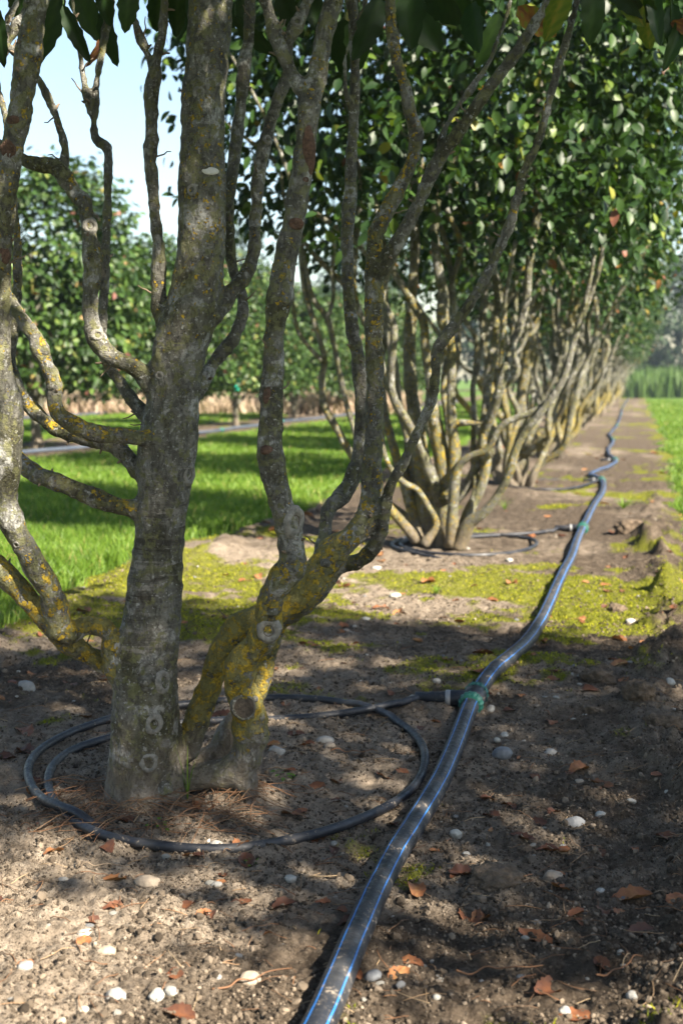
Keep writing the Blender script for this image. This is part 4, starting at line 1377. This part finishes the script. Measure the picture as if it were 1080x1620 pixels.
# ------------------------------------------------------------------ fallen leaves
def dead_leaf(px, py, L_, tone, label=None, group=None, rz=None, seed=0, name='fallen_leaf', size=None, xy=None):
    r_ = np.random.default_rng(seed)
    c = G(px, py) if xy is None else np.array([xy[0], xy[1], float(gh(*xy))])
    dist = np.linalg.norm(c - CAMPOS)
    ln = size or L_ * .95 * dist / F
    tone = tone - .04
    v = LEAF_H[0].copy(); v[:, 1] -= .5
    k1, k2 = r_.uniform(-1.1, 1.1), r_.uniform(.6, 1.7)
    v[:, 2] = .10 + .5 * k2 * v[:, 0] ** 2 * 2 + .35 * k1 * v[:, 1] ** 2 + .07 * vn3(v * 5 + r_.random(3) * 30) + .5 * v[:, 0] * v[:, 1] * r_.uniform(-1, 1)
    v[:, 0] *= r_.uniform(.75, 1.0)
    v[:, 2] -= v[:, 2].min() + .03
    v = v * ln
    o = mk(name, v, LEAF_H[1], M['dry_leaf'], attrs={'tone': np.clip(tone + .12 * vn3(v / ln * 4 + 9) + vein_tone(12, 6), 0, 1)})
    st, sf = tube(spline(np.array([[0, -.5, .05], [.03, -.66, .06], [.0, -.8, .03]]) * ln, 3), .010 * ln, 5)
    s_ = mk('leaf_stalk', st, sf, M['twig'], o)
    o.location = tuple(c); o.rotation_euler = (r_.uniform(-.15, .15), r_.uniform(-.15, .15), rz if rz is not None else r_.uniform(0, 6.28))
    return tag(o, label, 'leaf', group)


HP = math.pi / 2
LEAVES = [(66, 1312, 52, .30, 'dull brown leaf just outside the hose ring at the left', 2.6), (320, 1278, 50, .68, 'curled tan brown leaf at the foot of the twisted stem', 1.0), (1000, 1419, 66, .72, 'large orange veined leaf at the right of the foreground', HP + .2), (657, 1408, 48, .74, 'upright orange leaf beside the pipe in the foreground', .3),
          (912, 1446, 40, .55, 'thin folded red brown leaf pointing down at the right', 2.2), (868, 1566, 64, .52, 'large crumpled red brown leaf at the bottom right', 2.4), (903, 1606, 62, .58, 'broad russet leaf cut by the bottom edge at the right', HP), (510, 1428, 28, .52, 'red brown leaf left of its neighbour beside the pipe', 2.0),
          (537, 1441, 28, .48, 'red brown leaf close against the pipe in the foreground', 1.2), (281, 1606, 60, .42, 'long dark red leaf at the bottom left', HP - .1), (180, 1421, 46, .40, 'brown rolled leaf on the sunlit sand left of centre', HP + .1), (730, 1381, 46, .36, 'dark brown curled leaf on the crumbly clod', HP + .3),
          (826, 1326, 46, .44, 'red brown leaf alone on the shaded soil below the slate stone', HP - .3), (776, 1291, 36, .42, 'red leaf in front of its darker neighbour right of the pipe', 1.0), (845, 1302, 42, .40, 'dark red leaf level with the slate stone', HP), (650, 1412, 26, .30, 'small dark leaf under the upright orange one', .8),
          (163, 1077, 38, .62, 'orange leaf lying left of the trunk foot', HP + .1), (290, 1049, 22, .55, 'red leaf behind the trunk on its right', HP), (545, 1050, 24, .45, 'reddish leaf in the shade behind the ring', 1.2), (467, 1162, 34, .44, 'red brown leaf inside the ring right of the stems', 1.4), (482, 1178, 34, .55, 'thin brown leaf inside the ring below the red one', HP),
          (457, 1220, 24, .50, 'small red leaf inside the ring beside the green weed', 1.9), (497, 1248, 44, .58, 'star shaped curled leaf in the middle of the ring', 2.6), (525, 1270, 40, .38, 'dark leaf inside the ring near the front hose', 2.0), (610, 1230, 44, .42, 'brown leaf inside the ring near the pipe', 1.0), (635, 1222, 34, .62, 'light brown leaf beside the right side of the ring', .4),
          (390, 1362, 46, .40, 'dark brown leaf standing in front of the ring', .4), (352, 1384, 22, .45, 'small red leaf in front of the ring', .9), (312, 1355, 26, .34, 'brown leaf tucked under the front hose', HP), (760, 1099, 40, .36, 'brown leaf right of the green coupling', HP - .2), (880, 1063, 36, .48, 'pointed brown leaf on the dim soil right of the pipe', 1.9),
          (925, 1092, 46, .50, 'brown leaf near the mossy lip at the right', HP), (760, 1036, 44, .46, 'dark leaf on the shadow edge left of the pipe', HP), (755, 1062, 36, .42, 'red brown leaf close to the pipe above the coupling', .8), (775, 951, 30, .66, 'tan leaf in the sunlit moss left of the pipe', 1.3), (860, 1016, 30, .5, 'brown leaf right of the pipe in the sun', .7),
          (945, 1242, 54, .60, 'curled tan leaf above the shaded chips at the right', HP - .4), (865, 1345, 40, .44, 'brown leaf just below the tan leaf litter at the right', 1.8), (40, 1190, 44, .34, 'dark leaf at the left outside the ring', 1.1), (10, 1200, 40, .30, 'dark leaf at the left edge outside the ring', 2.4), (200, 1300, 36, .40, 'brown leaf inside the ring in front of the trunk', 1.5),
          (100, 1010, 0, 0, None, 0)]
for k, (px, py, L_, tn_, lab, rz) in enumerate(LEAVES):
    if L_: dead_leaf(px, py, L_, tn_, lab, None, rz, k + 50)
pl = []
cnt = 0
while cnt < 260:
    dd = math.exp(random.uniform(math.log(1.6), math.log(20))); XX = random.uniform(-.29, .29) * dd
    xx, yy = XX * RGT[0] + dd * FWD[0], XX * RGT[1] + dd * FWD[1]
    if grass_mask(np.array([xx]), np.array([yy]))[0] > .4 or xx > .3 or xx < -2.3: continue
    if cnt < 24:
        o = dead_leaf(0, 0, 0, random.uniform(.25, .85), None, None, None, 500 + cnt, 'leaf_scrap', random.uniform(.020, .044), (xx, yy)); pl.append(o)
    else:
        o = copy_tree(pl[cnt % 24])
        o.location = (xx, yy, float(gh(xx, yy)))
        o.rotation_euler = (random.uniform(-.3, .3), random.uniform(-.3, .3), random.uniform(0, 6.28))
        s_ = random.uniform(.8, 1.3) * (1 + .09 * dd); o.scale = (s_, s_, s_)
    tag(o, 'small withered leaf scrap, one of many littering the soil strip', 'leaf', 'small leaf scraps littering the soil')
    cnt += 1

# ------------------------------------------------------------------ soil crumbs, straw (uncountable)
bm = bmesh.new(); bmesh.ops.create_icosphere(bm, subdivisions=1, radius=1)
iv = np.array([q.co[:] for q in bm.verts]); jf = np.array([[w.index for w in q.verts] for q in bm.faces]); bm.free()
n = 85000
d = np.exp(rng.uniform(math.log(1.4), math.log(5.5), n)); X = rng.uniform(-1, 1, n) * (.29 * d + .1)
x = X * RGT[0] + d * FWD[0]; y = X * RGT[1] + d * FWD[1]
keep = (fbm2(x * 5 + 2, y * 5, 3) + .45 * sm(-.3, .1, x) + .2 * rng.normal(size=n) > -.22) & (grass_mask(x, y) < .5)
x, y = x[keep], y[keep]; n = len(x)
sz = np.exp(rng.normal(math.log(.0017), .5, n)); sz = np.clip(sz, .0009, .008)
Mx = rot_rand(n) * sz[:, None, None] * rng.uniform(.6, 1.3, (n, 1, 3))
v, f = scatter(iv, [jf], Mx, np.stack([x, y, gh(x, y) + sz * .3], -1))
v = v + .0006 * np.stack([vn3(v * 400), vn3(v * 400 + 9), vn3(v * 400 + 21)], -1)
m_, t__, bs_, _o = material('crumb')
c_ = ramp(t__, attr(t__, 'tone'), [(0, (.030, .024, .018)), (.4, (.085, .067, .049)), (.8, (.19, .152, .112)), (1, (.28, .232, .178))])
L(t__, c_, bs_.inputs['Base Color']); bs_.inputs['Roughness'].default_value = .95; bs_.inputs['Specular IOR Level'].default_value = .1
o = mk('soil_crumbs', v, f, m_, smooth=False, attrs={'tone': np.repeat(rng.beta(1.3, 2.2, n), len(iv))})
tag(o, 'loose crumbs of brown soil scattered on the ground', 'soil', None, 'stuff')


def strands(n, xy, ln, tone, name, label, lift=.004, mat='straw', w=.0007):
    parts_ = []; tt = []
    for k in range(n):
        x0, y0 = xy[k]
        a = random.uniform(0, 6.28); l_ = ln[k]
        ts = np.linspace(-.5, .5, 6)
        bend = random.uniform(-.35, .35)
        px_ = x0 + np.cos(a) * ts * l_ - np.sin(a) * bend * l_ * ts ** 2
        py_ = y0 + np.sin(a) * ts * l_ + np.cos(a) * bend * l_ * ts ** 2
        pz_ = gh(px_, py_).max() * .5 + gh(px_, py_) * .5 + .001 + lift * random.random() * (1 - 3 * ts ** 2)
        v, f = tube(np.column_stack([px_, py_, pz_]), w * random.uniform(.5, 1.3), 4)
        parts_.append((v, f)); tt.append(np.full(len(v), tone[k]))
    V, Fc = join(parts_)
    o = mk(name, V, Fc, M[mat], attrs={'tone': np.concatenate(tt)})
    return tag(o, label, 'straw', None, 'stuff')


ns = 900
dd = np.exp(rng.uniform(math.log(1.5), math.log(4.5), ns)); XX = rng.uniform(-.29, .29, ns) * dd
xy = np.stack([XX * RGT[0] + dd * FWD[0], XX * RGT[1] + dd * FWD[1]], -1)
strands(ns, xy, rng.uniform(.012, .06, ns), rng.random(ns) * .75, 'dry_straw', 'dry straw and rootlets strewn over the soil')
ns = 190
pxs = np.stack([rng.uniform(80, 430, ns), rng.uniform(1245, 1320, ns)], -1)
xy = np.array([G(*q)[:2] for q in pxs])
strands(ns, xy, rng.uniform(.05, .17, ns), rng.uniform(.1, .55, ns), 'dry_grass_litter', 'rusty dry grass litter around the foot of the near tree', .02)

# countable twigs
for px, py, l_, rz, lab in ((560, 1195, .10, .1, 'thin straight twig lying inside the hose ring right of the stones'), (860, 1130, .09, 1.9, 'thin stalk standing in the dim soil right of the pipe'), (790, 1545, .12, .4, 'pale straw stalk at the bottom right of the pipe'), (980, 1540, .10, 1.0, 'pale dry stalk on the moss at the bottom right'),
                            (640, 1095, .13, 2.0, 'thin dead stalk leaning beside the hose left of the coupling'), (165, 1380, .09, .1, 'dark little stick on the sunlit sand'), (400, 1560, .11, .7, 'pale straw stalk beside the angular tan stone')):
    c = G(px, py)
    ts = np.linspace(-.5, .5, 7)
    q = np.column_stack([np.cos(rz) * ts * l_, np.sin(rz) * ts * l_, .006 + .010 * rng.random(7)])
    q[:, :2] += rng.normal(size=(7, 2)) * .0012
    v, f = tube(spline(q, 4), np.linspace(.0014, .0007, 25), 6)
    o = mk('dead_twig', v, f, M['twig'] if 'dark' in lab else M['straw'], attrs={'tone': np.full(len(v), .35)})
    o.location = tuple(c)
    tag(o, lab, 'twig')

# soil clods of the right hand lip
for px, py, w, hh, lab in ((1000, 830, 46, 34, 'big dark clod on the lip beside the far grass'), (945, 1065, 50, 34, 'mossy clod beside the white stone on the right lip'), (1010, 1085, 46, 36, 'brown crumbly clod on the right lip below the mossy one'), (975, 960, 26, 20, 'knobbly dark clod in the sunlit moss at the right'), (1030, 845, 34, 26, 'dark clod right of the big one beside the far grass'),
                           (790, 1385, 90, 34, 'crumbly dark clod with moss on top right of the pipe'), (1050, 1135, 60, 44, 'large grey clod at the right edge'), (720, 1545, 40, 24, 'small brown clod at the bottom right of the pipe'), (935, 1120, 40, 22, 'flat dark clod left of the right lip')):
    c = G(px, py + hh * .35); dist = np.linalg.norm(c - CAMPOS); a = w * .5 * dist / F
    v, f = stone_mesh(px, 4)
    v = v * (1 + .20 * vn3(v * 4.5) + .13 * vn3(v * 10) + .08 * vn3(v * 22))[:, None] * np.array([a, a * .8, hh * .5 * dist / F])
    o = mk('soil_clod', v, f, M['clod']); o.location = (c[0], c[1], c[2] + .1 * a)
    tag(o, lab, 'clod')


# weeds and tufts
def tuft_thing(px, py, n, h, spread, label, mat='grass', name='grass_tuft', w=.003, cat='grass tuft'):
    c = G(px, py)
    V = []; Fq = []; tt = []
    for k in range(n):
        a = random.uniform(0, 6.28); l_ = h * random.uniform(.5, 1); s = spread * random.uniform(.2, 1)
        ts = np.linspace(0, 1, 6)
        p = np.column_stack([np.cos(a) * s * ts ** 1.7, np.sin(a) * s * ts ** 1.7, l_ * (ts - .25 * ts ** 3 * s / max(h, .01))])
        sd = np.array([-math.sin(a), math.cos(a), 0]) * w * .5
        wd = np.interp(ts, [0, .5, 1], [.8, 1, .08])[:, None]
        o_ = len(V) * 12
        V.append(np.stack([p - sd * wd, p + sd * wd], 1).reshape(-1, 3))
        for i in range(5): Fq.append((o_ + 2 * i, o_ + 2 * i + 1, o_ + 2 * i + 3, o_ + 2 * i + 2))
        tt.append(np.full(12, random.uniform(.3, .8)))
    ob = mk(name, np.vstack(V), [np.array(Fq)], M[mat], attrs={'tone': np.concatenate(tt)})
    ob.location = (c[0], c[1], c[2] - .003)
    return tag(ob, label, cat)


tuft_thing(297, 1268, 4, .115, .03, 'few upright bright grass blades at the foot of the near trunk')
tuft_thing(798, 806, 26, .10, .16, 'spreading bright grass tuft left of the far pipe beside the lip')
tuft_thing(985, 806, 30, .12, .22, 'spreading grass tuft right of the pipe beside the lip', w=.006)
tuft_thing(690, 940, 22, .05, .07, 'low green tuft beside the pipe in the sunlit moss')


def weed(px, py, n, s, label):
    c = G(px, py)
    Vs = []
    for k in range(n):
        a = k * 2.4; p = np.array([math.cos(a) * s * random.uniform(.2, 1), math.sin(a) * s * random.uniform(.2, 1), random.uniform(.004, .016)])
        Bm = basis(np.array([[math.cos(a), math.sin(a), .3]]), np.array([[random.uniform(-.3, .3), random.uniform(-.3, .3), 1]]))[0] * s * .55
        Vs.append((LEAF_S[0] * np.array([1.3, 1, 1]) @ Bm.T + p, LEAF_S[1]))
    V, Fc = join(Vs)
    o = mk('weed', V, Fc, M['grass'], attrs={'tone': np.full(len(V), .35)}); o.location = tuple(c)
    tag(o, label, 'weed')


weed(450, 1232, 11, .022, 'tiny green weed inside the ring right of the twisted stem')
weed(398, 1369, 7, .015, 'tiny green weed in front of the hose ring')
weed(252, 1312, 7, .018, 'small dark weed inside the ring in front of the trunk')
weed(560, 1475, 4, .014, 'single seedling beside the pipe in the foreground')

# green plant tag hanging in the second row
q = P(375, 602, float(G(411, 672) @ FWD) - 1.7)
root = empty('plant_tag', q, 'small green plastic tag hanging from a bushy tree of the second row', 'tag')
v = np.array([(-.035, -.004, -.16), (.035, -.004, -.16), (.035, -.004, 0), (.018, -.004, .03), (-.018, -.004, .03), (-.035, -.004, 0)])
v = np.vstack([v, v + [0, .008, 0]])
fq = [(i, (i + 1) % 6, (i + 1) % 6 + 6, i + 6) for i in range(6)]
bm_o = mk('tag_plate', v, [np.array(fq), np.array([(0, 5, 2, 1), (5, 4, 3, 2), (6, 7, 8, 11), (11, 8, 9, 10)])], M['tag_plastic'], root, smooth=False)
v, f = tube(np.array([(0, 0, .02), (.01, 0, .10), (0, 0, .2)]), .004, 5)
mk('tag_string', v, f, M['twig'], root, attrs={})

# ------------------------------------------------------------------ thin air between here and the horizon
hm = bpy.data.materials.new('haze')
hm.use_nodes = True
ht = hm.node_tree
ht.nodes.remove(ht.nodes['Principled BSDF'])
pv = ht.nodes.new('ShaderNodeVolumePrincipled')
pv.inputs['Color'].default_value = (.66, .80, 1.0, 1)
pv.inputs['Density'].default_value = .0007
pv.inputs['Anisotropy'].default_value = .2
ht.links.new(pv.outputs[0], ht.nodes['Material Output'].inputs['Volume'])
hv = np.array([(x, y, z) for x in (-140, 140) for y in (-30, 130) for z in (-1.2, 17)], float)
hz_o = mk('haze', hv, [np.array([(0, 1, 3, 2), (4, 6, 7, 5), (0, 4, 5, 1), (2, 3, 7, 6), (0, 2, 6, 4), (1, 5, 7, 3)])], hm, smooth=False)
tag(hz_o, 'faint bluish summer haze over the nursery', 'haze', None, 'stuff')
